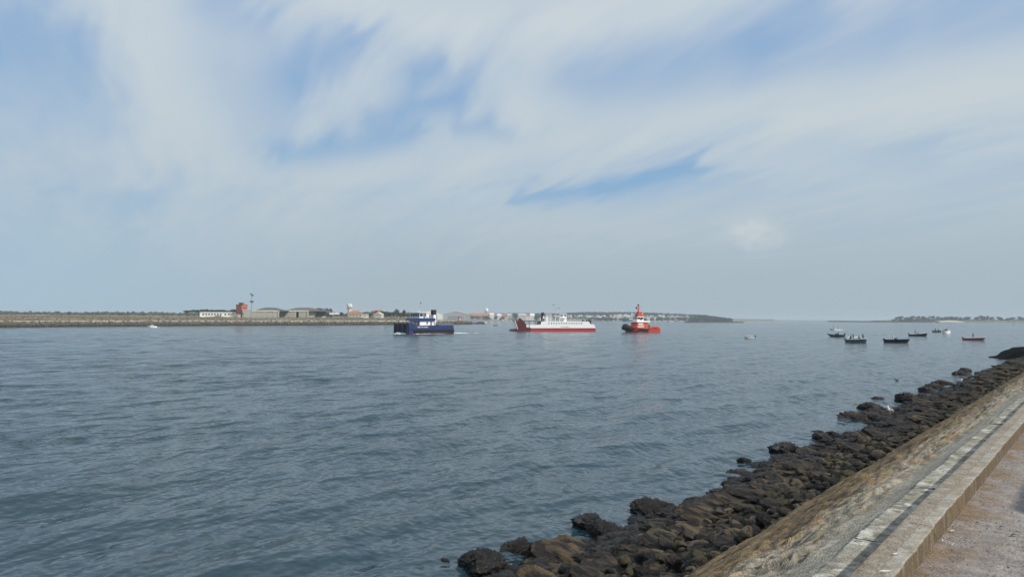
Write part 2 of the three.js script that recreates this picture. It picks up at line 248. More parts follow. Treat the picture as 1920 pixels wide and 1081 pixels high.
// the sloping sea wall: old concrete breaking into ochre stone and weed, then the bed under the rocks
const bedY = (t, w) => {
  if (w < 5.46) return w < 2.4 ? lerp(LEDGE - 0.02, 3.9, (w - W3 + 0.02) / (2.4 - W3 + 0.02)) : lerp(3.9, 1.8, Math.pow((w - 2.4) / 3.06, 1.12));
  const q = w - 5.46; return q < 2 ? 1.8 - 0.6 * q + 0.07 * q * q : q < 4 ? lerp(0.88, 0.3, (q - 2) / 2) : 0.3 - 0.2 * (q - 4);
};
{
  const ts = rows(-4, 260, 0.035, 0.0062), ws = []; for (let w = W3 - 0.03; w < 7.2; w += 0.022 + Math.max(0, w - 2.6) * 0.02) ws.push(w);
  const g = gridMesh(ws.length, ts.length, (i, j) => {
    const t = ts[j], w = ws[i], warp = fbm(t * 0.35, w * 0.8, 2.2, 4), zz = w + 0.4 * warp + 0.3 * fbm(t * 1.7, w * 4, 7.1, 4);
    const st = fbm(t * 1.2, w * 6, 4.4, 5), st2 = fbm(t * 3.6, w * 11, 14.4, 4), f = fbm(t * 14, w * 20, 2.4, 3), rough = sst(W3 + 0.12, W3 + 0.42, zz), ridge = 1 - Math.abs(st) * 3.2, lay = fbm(t * 0.5, w * 1.6, 21.3, 3);
    let y = bedY(t, w) + rough * (0.03 * Math.max(0, ridge) * (0.4 + lay * 1.5) + 0.06 * st + 0.055 * st2) + 0.006 * f * (0.4 + rough * 4) + rough * 0.03 * Math.round(3 * lay);
    if (w > 5.6) y -= 0.5 * sst(5.6, 6.6, w);
    let c = mix3([0.205, 0.192, 0.158], [0.275, 0.258, 0.213], sst(-0.25, 0.25, fbm(t * 0.6, w * 5, 1.2, 4)));            // grey cast concrete
    c = mix3(c, [0.36, 0.35, 0.31], sst(0.2, 0.4, fbm(t * 0.7, w * 16, 31.2, 3)) * 0.6);
    c = mix3(c, mix3([0.14, 0.125, 0.095], [0.27, 0.235, 0.175], sst(-0.15, 0.2, st2 + 0.4 * f)), rough);                  // broken grey stone
    c = mix3(c, [0.29, 0.26, 0.205], rough * sst(0.12, 0.26, 0.6 * lay + 0.5 * st + 0.5 * st2 + 0.3 * f) * sst(2.9, 2.2, zz) * 0.75);                      // pale fresh breaks
    c = mix3(c, [0.32, 0.185, 0.075], rough * sst(0.1, 0.26, fbm(t * 1.3, w * 3.6, 17.7, 5) + 0.25 * f) * sst(3.6, 2.6, zz) * 0.6);  // ochre patches
    c = mix3(c, [0.27, 0.2, 0.03], rough * sst(0.2, 0.34, fbm(t * 2.1, w * 3.6, 27.7, 4)) * 0.6);                        // yellow lichen
    c = mix3(c, mix3([0.075, 0.05, 0.025], [0.19, 0.13, 0.062], sst(-0.2, 0.25, st + 0.7 * st2 + 0.3 * f)), sst(2.25, 3.0, zz + 0.7 * st2));   // brown weed
    c = mix3(c, [0.035, 0.027, 0.016], sst(5.0, 5.9, zz)); const k = 1 + 0.55 * f;
    const p = bank(t, w + 0.03 * st2 * rough, y); return [p[0], p[1], p[2], t / 1.1, w / 1.1, c[0] * k, c[1] * k, c[2] * k];
  }, true);
  structure('sea_wall_slope', g, new THREE.MeshStandardMaterial({ vertexColors: true, roughness: 0.9, map: speckle, bumpMap: grit, bumpScale: 0.03 }));
  const tb = rows(-4, 260, 0.12, 0.012), nb = 60;
  const gb = gridMesh(nb, tb.length, (i, j) => { const t = tb[j], w = lerp(5.2, 15, i / (nb - 1)), a = fbm(t * 0.8, w * 0.8, 3, 4), b = fbm(t * 3, w * 3, 6, 3), k = 1 + b; const c = mix3([0.05, 0.036, 0.018], [0.02, 0.018, 0.016], sst(8, 10.5, w + 2 * a)); const p = bank(t, w, bedY(t, w) - 0.18 + 0.2 * a + 0.1 * b); return [p[0], p[1], p[2], t, w, c[0] * k, c[1] * k, c[2] * k]; }, true);
  structure('foreshore', gb, new THREE.MeshStandardMaterial({ vertexColors: true, roughness: 0.8, bumpMap: grit, bumpScale: 0.02 }));
}
console.log('bank ready');

// ------------------------------------------------------------------ rocks
function rockGeo(seed, detail, o) {
  let g = new THREE.IcosahedronGeometry(1, detail); g.deleteAttribute('uv'); g.deleteAttribute('normal'); g = mergeVertices(g, 1e-4);
  const r = rng(seed), cuts = []; for (let i = 0; i < o.cuts; i++) { const v = new THREE.Vector3(r() - 0.5, (r() - 0.5) * 1.2, r() - 0.5).normalize(); cuts.push([v.x, v.y, v.z, 0.52 + 0.38 * r()]); }
  const p = g.attributes.position, c = new Float32Array(p.count * 3), uv = new Float32Array(p.count * 2);
  for (let i = 0; i < p.count; i++) {
    const x = p.getX(i), y = p.getY(i), z = p.getZ(i); let d = 1; for (const q of cuts) { const k = q[0] * x + q[1] * y + q[2] * z; if (k > 0.05) { const e = q[3] / k; const h = clamp(0.5 + (d - e) / 0.02); d = lerp(d, e, h); } }
    const a = fbm(x * 1.6 + seed, y * 1.6, z * 1.6, 4), b = fbm(x * 5 + seed, y * 5, z * 5, 3), kn = o.knob ? Math.abs(n3(x * 11 + seed, y * 11, z * 11)) : 0, k2 = o.knob ? Math.abs(n3(x * 23 + seed, y * 23, z * 23)) : 0;
    d += o.lump * a + o.fine * b + o.knob * (kn + 0.5 * k2 - 0.4);
    p.setXYZ(i, x * d, y * d, z * d); uv[i * 2] = (x + z * 0.6) * 0.7; uv[i * 2 + 1] = (y * 0.6 + z * 0.75) * 0.7;
    const patch = sst(o.patch[0], o.patch[1], fbm(x * 2.3 + seed * 3, y * 2.3, z * 2.3, 4) + 0.12 * b), dust = 1 + 0.5 * b + 0.25 * a, m = mix3([dust, dust, dust], o.patchColor, patch); c[i * 3] = m[0]; c[i * 3 + 1] = m[1]; c[i * 3 + 2] = m[2];
  }
  g.setAttribute('color', new THREE.BufferAttribute(c, 3)); g.setAttribute('uv', new THREE.BufferAttribute(uv, 2)); g.computeVertexNormals(); return o.knob < 0.1 ? toCreasedNormals(g, 0.55) : g;
}
const slabGeos = [], musselGeos = [], cobbleGeos = [];
for (let i = 0; i < 7; i++) slabGeos.push(rockGeo(100 + i * 13, 14, { cuts: 15, lump: 0.12, fine: 0.13, knob: 0.03, patch: [-0.04, 0.06], patchColor: [0.14, 0.125, 0.13] }));
for (let i = 0; i < 6; i++) musselGeos.push(rockGeo(300 + i * 17, 15, { cuts: 5, lump: 0.4, fine: 0.15, knob: 0.27, patch: [0.04, 0.25], patchColor: [1.9, 1.3, 0.9] }));
for (let i = 0; i < 6; i++) cobbleGeos.push(rockGeo(500 + i * 19, 7, { cuts: 11, lump: 0.14, fine: 0.08, knob: 0, patch: [0.05, 0.2], patchColor: [0.35, 0.32, 0.28] }));
const rockMat = new THREE.MeshStandardMaterial({ vertexColors: true, roughness: 0.85, color: col(1, 1, 1), map: speckle, bumpMap: grit, bumpScale: 0.09 });
const rockTints = { slab: [[0.085, 0.054, 0.022], [0.125, 0.088, 0.042], [0.055, 0.034, 0.016], [0.082, 0.064, 0.028], [0.048, 0.033, 0.019]], mussel: [[0.0105, 0.0095, 0.0095], [0.016, 0.011, 0.008], [0.0085, 0.0082, 0.009]], cobble: [[0.15, 0.122, 0.078], [0.085, 0.076, 0.05], [0.2, 0.165, 0.11], [0.07, 0.056, 0.034], [0.105, 0.09, 0.04], [0.03, 0.026, 0.022]] };
const tintMats = {}; for (const k in rockTints) tintMats[k] = rockTints[k].map(([r, g, b]) => { const m = rockMat.clone(); m.color = col(r, g, b); m.roughness = k === 'mussel' ? 0.5 : 0.82; return m; });
const shoreW = (t) => 10.6 + 1.5 * fbm(t * 0.14, 3.3, 0.7, 3) * 2 + 0.6 * n3(t * 0.6, 1.1, 4.4);       // where the rocks give way to open water
{
  const riprap = structure('rock_bank'), rr = rng(777), list = [];
  const put = (kind, t, w, s, sx, sy, sz, sink, turn) => { const pool = kind === 'slab' ? slabGeos : kind === 'mussel' ? musselGeos : cobbleGeos; const y = Math.max(bedY(t, w), -0.2) + s * sy * sink - 0.1, p = bank(t, w, y); list.push({ kind, gi: Math.floor(rr() * pool.length), ti: Math.floor(rr() * rockTints[kind].length), p, s: [s * sx, s * sy, s * sz], r: [0.26 * (rr() - 0.5), turn + ALPHA, 0.26 * (rr() - 0.5)], score: s / Math.hypot(p[0], p[2]), t, w }); };
  for (let t = 0; t < 210;) {
    const big = t < 70 ? 1 : 1.25, dt = 0.27 * big; const wEnd = shoreW(t);
    for (let w = 5.5; w < wEnd + 0.6; w += (0.28 + 0.32 * rr()) * big) {
      const q = (w - 5.5) / (wEnd - 5.5), tt = t + dt * (rr() - 0.5) * 1.6, ww = w + 0.3 * (rr() - 0.5), dark = q + 0.35 * (rr() - 0.5) + 0.3 * fbm(tt * 0.3, ww * 0.5, 5.5, 3);
      if (dark > 0.74) put('mussel', tt, ww, (0.18 + 0.4 * Math.pow(rr(), 2.5)) * big, 1.3, 0.46, 0.95, 0.2, rr() * 6.28);
      else if (rr() < 0.2 + 0.3 * q) put('slab', tt, ww, (0.28 + 0.6 * Math.pow(rr(), 2) * (0.4 + q)) * big, 1.65, 0.27, 0.8, 0.3, 1.2 + 0.9 * (rr() - 0.5));
      else put(rr() < 0.25 ? 'mussel' : 'cobble', tt, ww, (0.11 + 0.18 * rr() * rr()) * big, 1.25, 0.7, 1, 0.5, rr() * 6.28);
    }
    t += dt;
  }
  for (let i = 0; i < 2600; i++) { const t = 4 + 32 * Math.pow(rr(), 1.5), w = 5.2 + 5.4 * rr() * (0.4 + 0.6 * rr()); put(rr() < 0.2 ? 'mussel' : 'cobble', t, w, 0.07 + 0.12 * rr() * rr(), 1.2, 0.8, 1, 1.3 + rr(), rr() * 6.28); }
  // the stones that show largest are single stones, the rest one mass per shape
  const seen = list.filter((r) => { const v = new THREE.Vector3(...r.p).project(camera); return Math.abs(v.x) < 1.03 && Math.abs(v.y) < 1.05; }).sort((a, b) => b.score - a.score).slice(0, 300), own = new Set(seen);
  for (const r of seen) { const pool = r.kind === 'slab' ? slabGeos : r.kind === 'mussel' ? musselGeos : cobbleGeos; const m = part('rock', pool[r.gi], tintMats[r.kind][r.ti], riprap); m.position.set(...r.p); m.rotation.set(...r.r); m.scale.set(...r.s); }
  const M4 = new THREE.Matrix4(), Q = new THREE.Quaternion(), E = new THREE.Euler();
  for (const kind of ['slab', 'mussel', 'cobble']) {
    const pool = kind === 'slab' ? slabGeos : kind === 'mussel' ? musselGeos : cobbleGeos;
    pool.forEach((g, gi) => { const sub = list.filter((r) => !own.has(r) && r.kind === kind && r.gi === gi); if (!sub.length) return; const im = new THREE.InstancedMesh(g, tintMats[kind].w ?? (tintMats[kind].w = rockMat.clone()), sub.length); if (kind === 'mussel') im.material.roughness = 0.5; sub.forEach((r, i) => { im.setMatrixAt(i, M4.compose(new THREE.Vector3(...r.p), Q.setFromEuler(E.set(...r.r)), new THREE.Vector3(...r.s))); im.setColorAt(i, col(...rockTints[kind][r.ti])); }); im.name = 'rubble'; im.userData = { kind: 'stuff' }; riprap.add(im); });
  }
}
// single rocks standing in the water off the bank
{
  const spots = [[1562, 818, 1.0], [1545, 826, 1.3], [1536, 815, 0.8], [1483, 834, 0.4], [1648, 749, 0.9], [1630, 768, 1.4], [1648, 768, 1.0], [1600, 787, 1.5], [1614, 779, 0.7], [1642, 778, 1.2], [1630, 787, 1.6], [1700, 750, 1.6], [1720, 748, 1.4], [1752, 728, 1.4], [1735, 734, 1.3], [1800, 703, 1.3], [1768, 722, 1.6], [1808, 697, 1.4], [1398, 863, 0.55], [838, 1052, 0.42], [1480, 851, 1.5], [1210, 955, 1.0], [1236, 953, 0.95], [905, 1062, 1.15], [965, 1030, 0.85], [1016, 1040, 0.8], [1110, 985, 1.0], [1128, 1000, 1.0]];
  const rr = rng(61);
  spots.forEach(([px, py, s], i) => {
    const p = onLevel(px, py, 0), big = s >= 0.8;
    const m = tagMesh(big ? 'mussel_rock' : 'small_mussel_rock', musselGeos[i % 6], tintMats.mussel[i % 3], big ? 'black mussel-covered rock standing in the water at the edge of the rock bank' : 'small black rock barely breaking the surface just off the rock bank', 'rock', big ? 'mussel rocks along the water edge' : 'small rocks awash off the bank');
    m.position.set(p.x, big ? -0.06 : -0.05, p.z); m.scale.set(s * 0.62, s * (big ? 0.4 : 0.4), s * 0.55); m.rotation.y = rr() * 6.28;
  });
  // dark ledge running out from the bank far along the shore
  const g = gridMesh(50, 14, (i, j) => { const u = i / 49, v = j / 13, L = -2.6 + 28 * u, h = 1.75 * sst(-2.5, 1.6, L), prof = Math.sin(Math.PI * clamp(v, 0, 1)), y = -0.4 + (h + 0.4) * Math.pow(prof, 0.22) * (1 - 0.02) + 0.5 * fbm(L * 1.6, v * 7, 3, 4); return [L, y, (v - 0.5) * 6 * (0.5 + 0.5 * sst(-4, 3, L)) + 0.3 * fbm(L, v * 4, 8, 3), L, v * 6, 1, 1, 1]; }, true);
  const o = tagMesh('rock_groyne', g, (() => { const m = new THREE.MeshPhysicalMaterial({ color: col(0.008, 0.008, 0.009), roughness: 0.9, specularIntensity: 0.15 }); m.side = THREE.DoubleSide; return m; })(), 'low black weed-covered rock groyne running out from the bank into the water', 'groyne');
  const p = onLevel(1890, 670, 0); o.position.set(p.x, 0, p.z); o.rotation.y = -0.12;
}
console.log('rocks ready');

// ------------------------------------------------------------------ far shore
const M = {
  grass: new THREE.MeshStandardMaterial({ vertexColors: true, roughness: 1 }),
  stone: mat(0.23, 0.2, 0.16, 0.95), stoneDark: mat(0.05, 0.047, 0.042, 0.9), leaf: mat(0.035, 0.055, 0.03, 0.9), leaf2: mat(0.05, 0.075, 0.035, 0.9), leafFar: mat(0.03, 0.045, 0.032, 0.95), bark: mat(0.08, 0.06, 0.045, 0.95),
  white: mat(0.72, 0.72, 0.69, 0.7), cream: mat(0.55, 0.53, 0.46, 0.8), beige: mat(0.36, 0.345, 0.3, 0.85), concrete: mat(0.33, 0.325, 0.3, 0.85), grey: mat(0.2, 0.205, 0.205, 0.7), dark: mat(0.03, 0.032, 0.035, 0.5), roofGrey: mat(0.13, 0.125, 0.13, 0.85), roofPink: mat(0.17, 0.15, 0.15, 0.85),
  tile: mat(0.36, 0.15, 0.09, 0.85), tile2: mat(0.3, 0.14, 0.085, 0.85), brick: mat(0.36, 0.105, 0.06, 0.85), brickDark: mat(0.2, 0.085, 0.06, 0.85), sand: mat(0.5, 0.45, 0.36, 0.95), glass: mat(0.03, 0.04, 0.045, 0.15), steel: mat(0.3, 0.31, 0.32, 0.5, { metalness: 0.4 }), redPaint: mat(0.52, 0.03, 0.03, 0.5), shutter: mat(0.18, 0.25, 0.3, 0.7),
};
const JET = [[-420, 330], [-200, 385], [0, 445], [340, 562], [640, 671], [880, 840], [1000, 950]];
const jetZ = (px) => { for (let i = 0; i < JET.length - 1; i++) if (px <= JET[i + 1][0]) return lerp(JET[i][1], JET[i + 1][1], (px - JET[i][0]) / (JET[i + 1][0] - JET[i][0])); return JET.at(-1)[1]; };
const LAND = [[-12, -2], [-2, -0.6], [0, 0.1], [5, 2.5], [6.5, 2.9], [8.5, 3.8], [15, 3.85], [18, 3.6], [60, 4.8], [110, 6.2], [160, 7.1], [320, 8], [520, 9.6], [760, 11.5], [1000, 14], [1300, 9]];
const landY = (ds) => { for (let i = 0; i < LAND.length - 1; i++) if (ds <= LAND[i + 1][0]) return lerp(LAND[i][1], LAND[i + 1][1], (ds - LAND[i][0]) / (LAND[i + 1][0] - LAND[i][0])); return LAND.at(-1)[1]; };
const groundAt = (px, ds) => { const p = atDepth(px, 598, jetZ(px) + ds); p.y = landY(ds); return p; };      // a point of the left bank behind its shoreline
{
  const cols = []; for (let p = -420; p <= 900; p += 8) cols.push(p); const ds = []; for (let d = -12; d < 20; d += 1.4) ds.push(d); for (let d = 20; d < 1300; d += Math.max(3, d * 0.045)) ds.push(d);
  const endF = (px) => sst(880, 850, px);
  const g = gridMesh(cols.length, ds.length, (i, j) => {
    const px = cols[i], d = ds[j], p = groundAt(px, d), n = fbm(p.x * 0.02, p.z * 0.02, 1, 4), n2 = fbm(p.x * 0.3, p.z * 0.3, 4, 3), hill = sst(450, 900, d);
    let y = landY(d) + (d > 25 ? 0.7 * n2 + 1.2 * n * sst(20, 150, d) : 0.35 * n2 * (d < 8 ? 1 : 0.2)) + hill * 4 * fbm(p.x * 0.006, p.z * 0.006, 9, 4);
    if (d > 17) y = lerp(y, -2, sst(765, 795, px)); else y = lerp(-2, y, endF(px));
    let c = mix3([0.155, 0.125, 0.082], [0.1, 0.085, 0.055], sst(-0.2, 0.2, n + n2)); c = mix3(c, [0.3, 0.25, 0.18], sst(0.1, 0.3, fbm(p.x * 0.004, p.z * 0.03, 12, 3)) * 0.7); if (d > 6 && d < 15.5) c = [0.4, 0.36, 0.29]; else if (d < 6) c = mix3([0.03, 0.027, 0.022], [0.08, 0.07, 0.053], sst(1, 6, d + 3 * n2)); else if (d < 34) c = mix3([0.085, 0.07, 0.045], c, 0.3);
    if (d > 46 && d < 58) c = mix3(c, [0.36, 0.31, 0.24], 0.6 * sst(-0.1, 0.15, n)); c = mix3(c, [0.075, 0.072, 0.05], sst(480, 760, d + 150 * n)); if (d > 360 && d < 440) c = mix3(c, [0.4, 0.35, 0.27], 0.7 * sst(-0.1, 0.2, n)); const k = 1 + 0.7 * n2;
    return [p.x, y, -(jetZ(px) + d), 0, 0, c[0] * k, c[1] * k, c[2] * k];
  }, true);
  structure('far_bank', g, M.grass);
  // armour stones of the far training wall
  const rr = rng(5), N = 5200, stoneG = rockGeo(901, 2, { cuts: 6, lump: 0.25, fine: 0, knob: 0, patch: [5, 6], patchColor: [1, 1, 1] }), im = new THREE.InstancedMesh(stoneG, (() => { const m = rockMat.clone(); m.bumpMap = null; return m; })(), N), M4 = new THREE.Matrix4(), Q = new THREE.Quaternion(), E = new THREE.Euler();
  for (let i = 0; i < N; i++) { const px = -60 + 945 * rr(), d = -0.8 + 6.6 * rr(), p = groundAt(px, d), s = 0.4 + 0.75 * rr(); M4.compose(new THREE.Vector3(p.x, p.y + 0.1, p.z), Q.setFromEuler(E.set(rr() * 6, rr() * 6, rr() * 6)), new THREE.Vector3(s * 1.3, s * 0.8, s)); im.setMatrixAt(i, M4); const k = sst(-0.6, 3.4, d + 1.5 * (rr() - 0.5)), c = mix3([0.02, 0.019, 0.017], mix3([0.055, 0.048, 0.036], [0.19, 0.165, 0.125], rr() * rr()), k); im.setColorAt(i, col(...c)); }
  im.name = 'armour_stones'; im.userData = { kind: 'stuff', label: 'grey and brown armour stones piled along the far training wall', category: 'stones' }; scene.add(im);
  // tufts and scrub on the flat ground
  const tuft = new THREE.IcosahedronGeometry(1, 1), K = 3600, sc = new THREE.InstancedMesh(tuft, mat(1, 1, 1, 1), K), r2 = rng(6);
  for (let i = 0; i < K; i++) { const px = -60 + 840 * r2(), d = r2() < 0.35 ? 20 + 120 * r2() : 140 + 1000 * Math.pow(r2(), 0.55), p = groundAt(px, d), far = d > 480, s = far ? 1.2 + 2.2 * r2() : 0.3 + 0.5 * r2(), hillY = sst(450, 900, d) * 4 * fbm(p.x * 0.006, p.z * 0.006, 9, 4); M4.compose(new THREE.Vector3(p.x, p.y + hillY, p.z), Q.setFromEuler(E.set(r2(), r2() * 6, r2())), new THREE.Vector3(s * (1.2 + r2()), s * 0.75, s)); sc.setMatrixAt(i, M4); const k = 0.7 + 0.6 * r2(); sc.setColorAt(i, far ? col(0.05 * k, 0.054 * k, 0.038 * k) : col(0.12 * k, 0.1 * k, 0.06 * k)); }
  sc.name = 'scrub'; sc.userData = { kind: 'stuff', label: 'low scrub and dry tufts over the flat ground behind the training wall', category: 'scrub' }; scene.add(sc);
}
// trees: a trunk with limbs and a crown of many small leaf faces
function crownGeo(seed, n, clumps, leaf, flat) {
  const r = rng(seed), cs = []; for (let i = 0; i < clumps; i++) { const a = r() * 6.28, q = Math.sqrt(r()) * 0.78; cs.push([Math.cos(a) * q, (r() - 0.45) * (flat ? 0.5 : 1.1), Math.sin(a) * q, 0.25 + 0.25 * r()]); }
  const p = [], nn = [], v = new THREE.Vector3(), a = new THREE.Vector3(), b = new THREE.Vector3();
  for (let i = 0; i < n; i++) { const c = cs[Math.floor(r() * clumps)]; v.set(r() - 0.5, r() - 0.5, r() - 0.5).normalize().multiplyScalar(c[3] * (0.7 + 0.3 * r())); const x = c[0] + v.x, y = c[1] + v.y * (flat ? 0.6 : 1), z = c[2] + v.z; a.set(r() - 0.5, r() - 0.5, r() - 0.5).normalize(); b.set(r() - 0.5, r() - 0.5, r() - 0.5).normalize(); const s = leaf * (0.6 + 0.8 * r()); p.push(x, y, z, x + a.x * s, y + a.y * s, z + a.z * s, x + b.x * s, y + b.y * s, z + b.z * s); v.normalize(); for (let k = 0; k < 3; k++) nn.push(v.x, v.y, v.z); }
  const g = new THREE.BufferGeometry(); g.setAttribute('position', new THREE.Float32BufferAttribute(p, 3)); g.computeVertexNormals(); return g;
}
const roundCrowns = [1, 2, 3, 4].map((s) => crownGeo(s * 31, 620, 13, 0.2, false)), flatCrowns = [5, 6, 7].map((s) => crownGeo(s * 37, 620, 12, 0.2, true));
const trunkGeo = join([rod(0, -0.06, 0, 0.02, 0.55, 0, 0.045, 0.03), rod(0.02, 0.5, 0, 0.2, 0.78, 0.1, 0.026, 0.012), rod(0.02, 0.5, 0, -0.2, 0.8, -0.08, 0.026, 0.012), rod(0.02, 0.5, 0, 0, 0.85, 0.05, 0.024, 0.01)]);
for (const k of ['leaf', 'leaf2', 'leafFar']) M[k].side = THREE.DoubleSide;
let treeN = 0;
function tree(pos, h, wide, kind, label, group, m = M.leaf) {
  const t = thing(kind === 'pine' ? 'umbrella_pine' : 'broadleaf_tree', label, 'tree', group, pos, treeN * 1.7), i = treeN++;
  const tr = part('trunk', trunkGeo, M.bark, t); tr.scale.set(h, h * (kind === 'pine' ? 1 : 0.8), h);
  const c = part('crown', kind === 'pine' ? flatCrowns[i % 3] : roundCrowns[i % 4], m, t); if (kind === 'pine') { c.scale.set(wide / 2, h * 0.42, wide / 2); c.position.y = h * 0.8; } else { c.scale.set(wide / 2, h * 0.46, wide / 2); c.position.y = h * 0.54; }
  return t;
}
// a building: body, roof and openings are parts; local +z faces the water
function gable(w, d, h, rh, over = 0.4) { return prism([[-d / 2 - over, h], [0, h + rh], [d / 2 + over, h], [d / 2 + over, h - 0.25], [-d / 2 - over, h - 0.25]], -w / 2 - over, w / 2 + over).rotateY(Math.PI / 2); }
function hip(w, d, h, rh, over = 0.5) { const a = w / 2 + over, b = d / 2 + over, r = Math.max(0.2, a - b); const v = [[-a, h, b], [a, h, b], [a, h, -b], [-a, h, -b], [-r, h + rh, 0], [r, h + rh, 0]], f = [[0, 1, 5], [0, 5, 4], [1, 2, 5], [2, 3, 4], [2, 4, 5], [3, 0, 4], [0, 2, 1], [0, 3, 2]]; const p = []; for (const t of f) for (const k of t) p.push(...v[k]); const g = new THREE.BufferGeometry(); g.setAttribute('position', new THREE.Float32BufferAttribute(p, 3)); g.setAttribute('uv', new THREE.Float32BufferAttribute(new Float32Array(p.length / 3 * 2), 2)); g.computeVertexNormals(); return g; }
function windowsOn(o, list, z, m = M.glass, frame = M.white) { for (const [x, y, w, h] of list) { const win = part('window', box(x - w / 2, x + w / 2, y, y + h, z - 0.05, z + 0.06), m, o); if (!o.userData.label) continue; part('lintel', box(x - w / 2 - 0.1, x + w / 2 + 0.1, y + h, y + h + 0.12, z, z + 0.12), frame, win); part('sill', box(x - w / 2 - 0.1, x + w / 2 + 0.1, y - 0.12, y, z, z + 0.16), frame, win); } }
function house(name, label, group, pos, turn, w, d, h, rh, wallM, roofM, type = 'gable', wins = 0, parts = true) {
  const o = thing(name, label, 'house', group, pos, turn); part('wall', box(-w / 2, w / 2, -1.5, h, -d / 2, d / 2), wallM, o);
  const rf = part('roof', type === 'hip' ? hip(w, d, h + 0.02, rh) : gable(w, d, h + 0.27, rh), roofM, o); if (parts) part('chimney', box(w * 0.22, w * 0.22 + 0.8, h + rh * 0.3, h + rh + 0.7, -0.4, 0.4), wallM, rf);
  const list = []; for (let i = 0; i < wins; i++) list.push([lerp(-w * 0.36, w * 0.36, wins > 1 ? i / (wins - 1) : 0.5), h * 0.35, Math.min(1.2, w * 0.1), h * 0.38]); windowsOn(o, list, d / 2); return o;
}
const faceCam = (p) => Math.atan2(-p.x, -p.z);
const mpp = (z) => z / F;
// --- white low block, left of the tower
{
  const p = groundAt(405, 175), k = mpp(-p.z), o = thing('barrack', 'long low white building with a flat roof beside the umbrella pines', 'building', null, p, faceCam(p));
  part('wall', box(-28 * k, 28 * k, -1, 8.5 * k, -6, 6), M.white, o); part('roof', box(-28.6 * k, 28.6 * k, 8.5 * k, 9.4 * k, -6.6, 6.6), M.cream, o); windowsOn(o, [-22, -17, -12, -7, -2, 3, 8, 16, 22].map((x) => [x * k, 3.2 * k, 1.6, 1.6]), 6); part('porch', box(-1 * k, 9 * k, -0.5, 3 * k, 6.02, 8), M.grey, o);
}
// --- brick control tower
{
  const p = groundAt(453, 168), k = mpp(-p.z), o = thing('control_tower', 'red brick control tower with a small glazed cabin on its roof', 'tower', null, p, faceCam(p) + 0.75);
  const s = 7.2 * k; part('wall', box(-s, s, -1, 23 * k, -s, s), M.brick, o); part('parapet', [box(-s - 0.15, s + 0.15, 22.4 * k, 23.5 * k, s - 0.2, s + 0.15), box(-s - 0.15, s + 0.15, 22.4 * k, 23.5 * k, -s - 0.15, -s + 0.2), box(s - 0.2, s + 0.15, 22.4 * k, 23.5 * k, -s, s), box(-s - 0.15, -s + 0.2, 22.4 * k, 23.5 * k, -s, s)], M.brickDark, o);
  const c = part('cabin', box(-4 * k, 2 * k, 23 * k, 26 * k, -3 * k, 3 * k), M.glass, o); part('cabin_roof', box(-5.4 * k, 3.4 * k, 26 * k, 27 * k, -4.2 * k, 4.2 * k), M.grey, c); windowsOn(o, [[-3 * k, 15 * k, 1.4, 2], [2 * k, 15 * k, 1.4, 2], [-3 * k, 8 * k, 1.4, 2]], s);
  const q = groundAt(441, 150), a = thing('low_annex', 'small low grey outbuilding with a dark opening below the brick tower', 'building', null, q, faceCam(q)); part('wall', box(-5, 5, -1, 3.2, -3, 3), M.beige, a); part('roof', box(-5.4, 5.4, 3.2, 3.6, -3.4, 3.4), M.roofGrey, a); part('door', box(-2.5, 2.5, 0, 2.4, 2.9, 3.06), M.grey, a);
}
// --- floodlight mast
{
  const p = groundAt(471, 140), k = mpp(-p.z), o = thing('floodlight_mast', 'tall thin lattice mast carrying four dark floodlight heads beside the brick tower', 'mast', null, p, faceCam(p));
  part('pole', [rod(0, -1, 0, 0, 45 * k, 0, 0.55, 0.22)], M.steel, o); part('pole', [rod(6.5 * k * 0.5, -1, 0, 6.5 * k * 0.5, 26 * k, 0, 0.15, 0.1)], M.steel, o);
  for (const [x, y, r] of [[-1.2, 43.5, 1], [1.8, 41, 1.1], [-1.5, 29.5, 1], [1.8, 29.2, 1.2]]) { const h = part('floodlight', [new THREE.CylinderGeometry(r * 0.95, r * 0.6, 0.9, 12).rotateX(1.2).translate(x * k, y * k, 0.4)], M.dark, o); part('bracket', rod(0, (y - 1) * k, 0, x * k, y * k, 0.2, 0.12), M.steel, h); }
}
// --- hangars
function hangar(label, px0, px1, ds, h, arcH, m, roofM, panels, gapAt, wide = 0, back = 42) {
  const pm = (px0 + px1) / 2, p = groundAt(pm, ds), k = mpp(-p.z), w = (px1 - px0) * k, o = thing('hangar', label, 'hangar', null, p, faceCam(p)); h *= k; arcH *= k;
  part('side_wall', box(-w / 2, -w / 2 + 0.4, -1, h, -back + 0.4, -0.6), m, o); part('side_wall', box(w / 2 - 0.4, w / 2, -1, h, -back + 0.4, -0.6), m, o); part('back_wall', box(-w / 2, w / 2, -1, h, -back, -back + 0.4), m, o); const n = 24, pts = []; for (let i = 0; i <= n; i++) { const u = i / n; pts.push([lerp(-w / 2 - 0.6, w / 2 + 0.6 + wide * k, u), h + 0.05 + arcH * sst(0, 0.42, u) * sst(1, 0.58, u)]); } pts.push([w / 2 + 0.6 + wide * k, h - 0.5], [-w / 2 - 0.6, h - 0.5]);
  part('roof', prism(pts, -back - 0.5, -0.7), roofM, o); part('lintel', box(-w / 2, w / 2, h - 0.9, h + 0.25, -0.55, 0.5), M.cream, o);
  const pw = w / panels; for (let i = 0; i < panels; i++) { const x0 = -w / 2 + i * pw; if (i === gapAt) continue; /* this leaf stands open */ part('door_panel', box(x0 + 0.12, x0 + pw - 0.12, -0.6, h - 0.95, i % 2 ? -0.5 : -0.3, i % 2 ? -0.2 : 0.05), M.concrete, o); }
  for (const x of [-w / 2 - 0.8, w / 2 + 0.8]) part('pier', box(x - 0.8, x + 0.8, -1, h + 0.5, -3, 0.7), M.beige, o); return o;
}
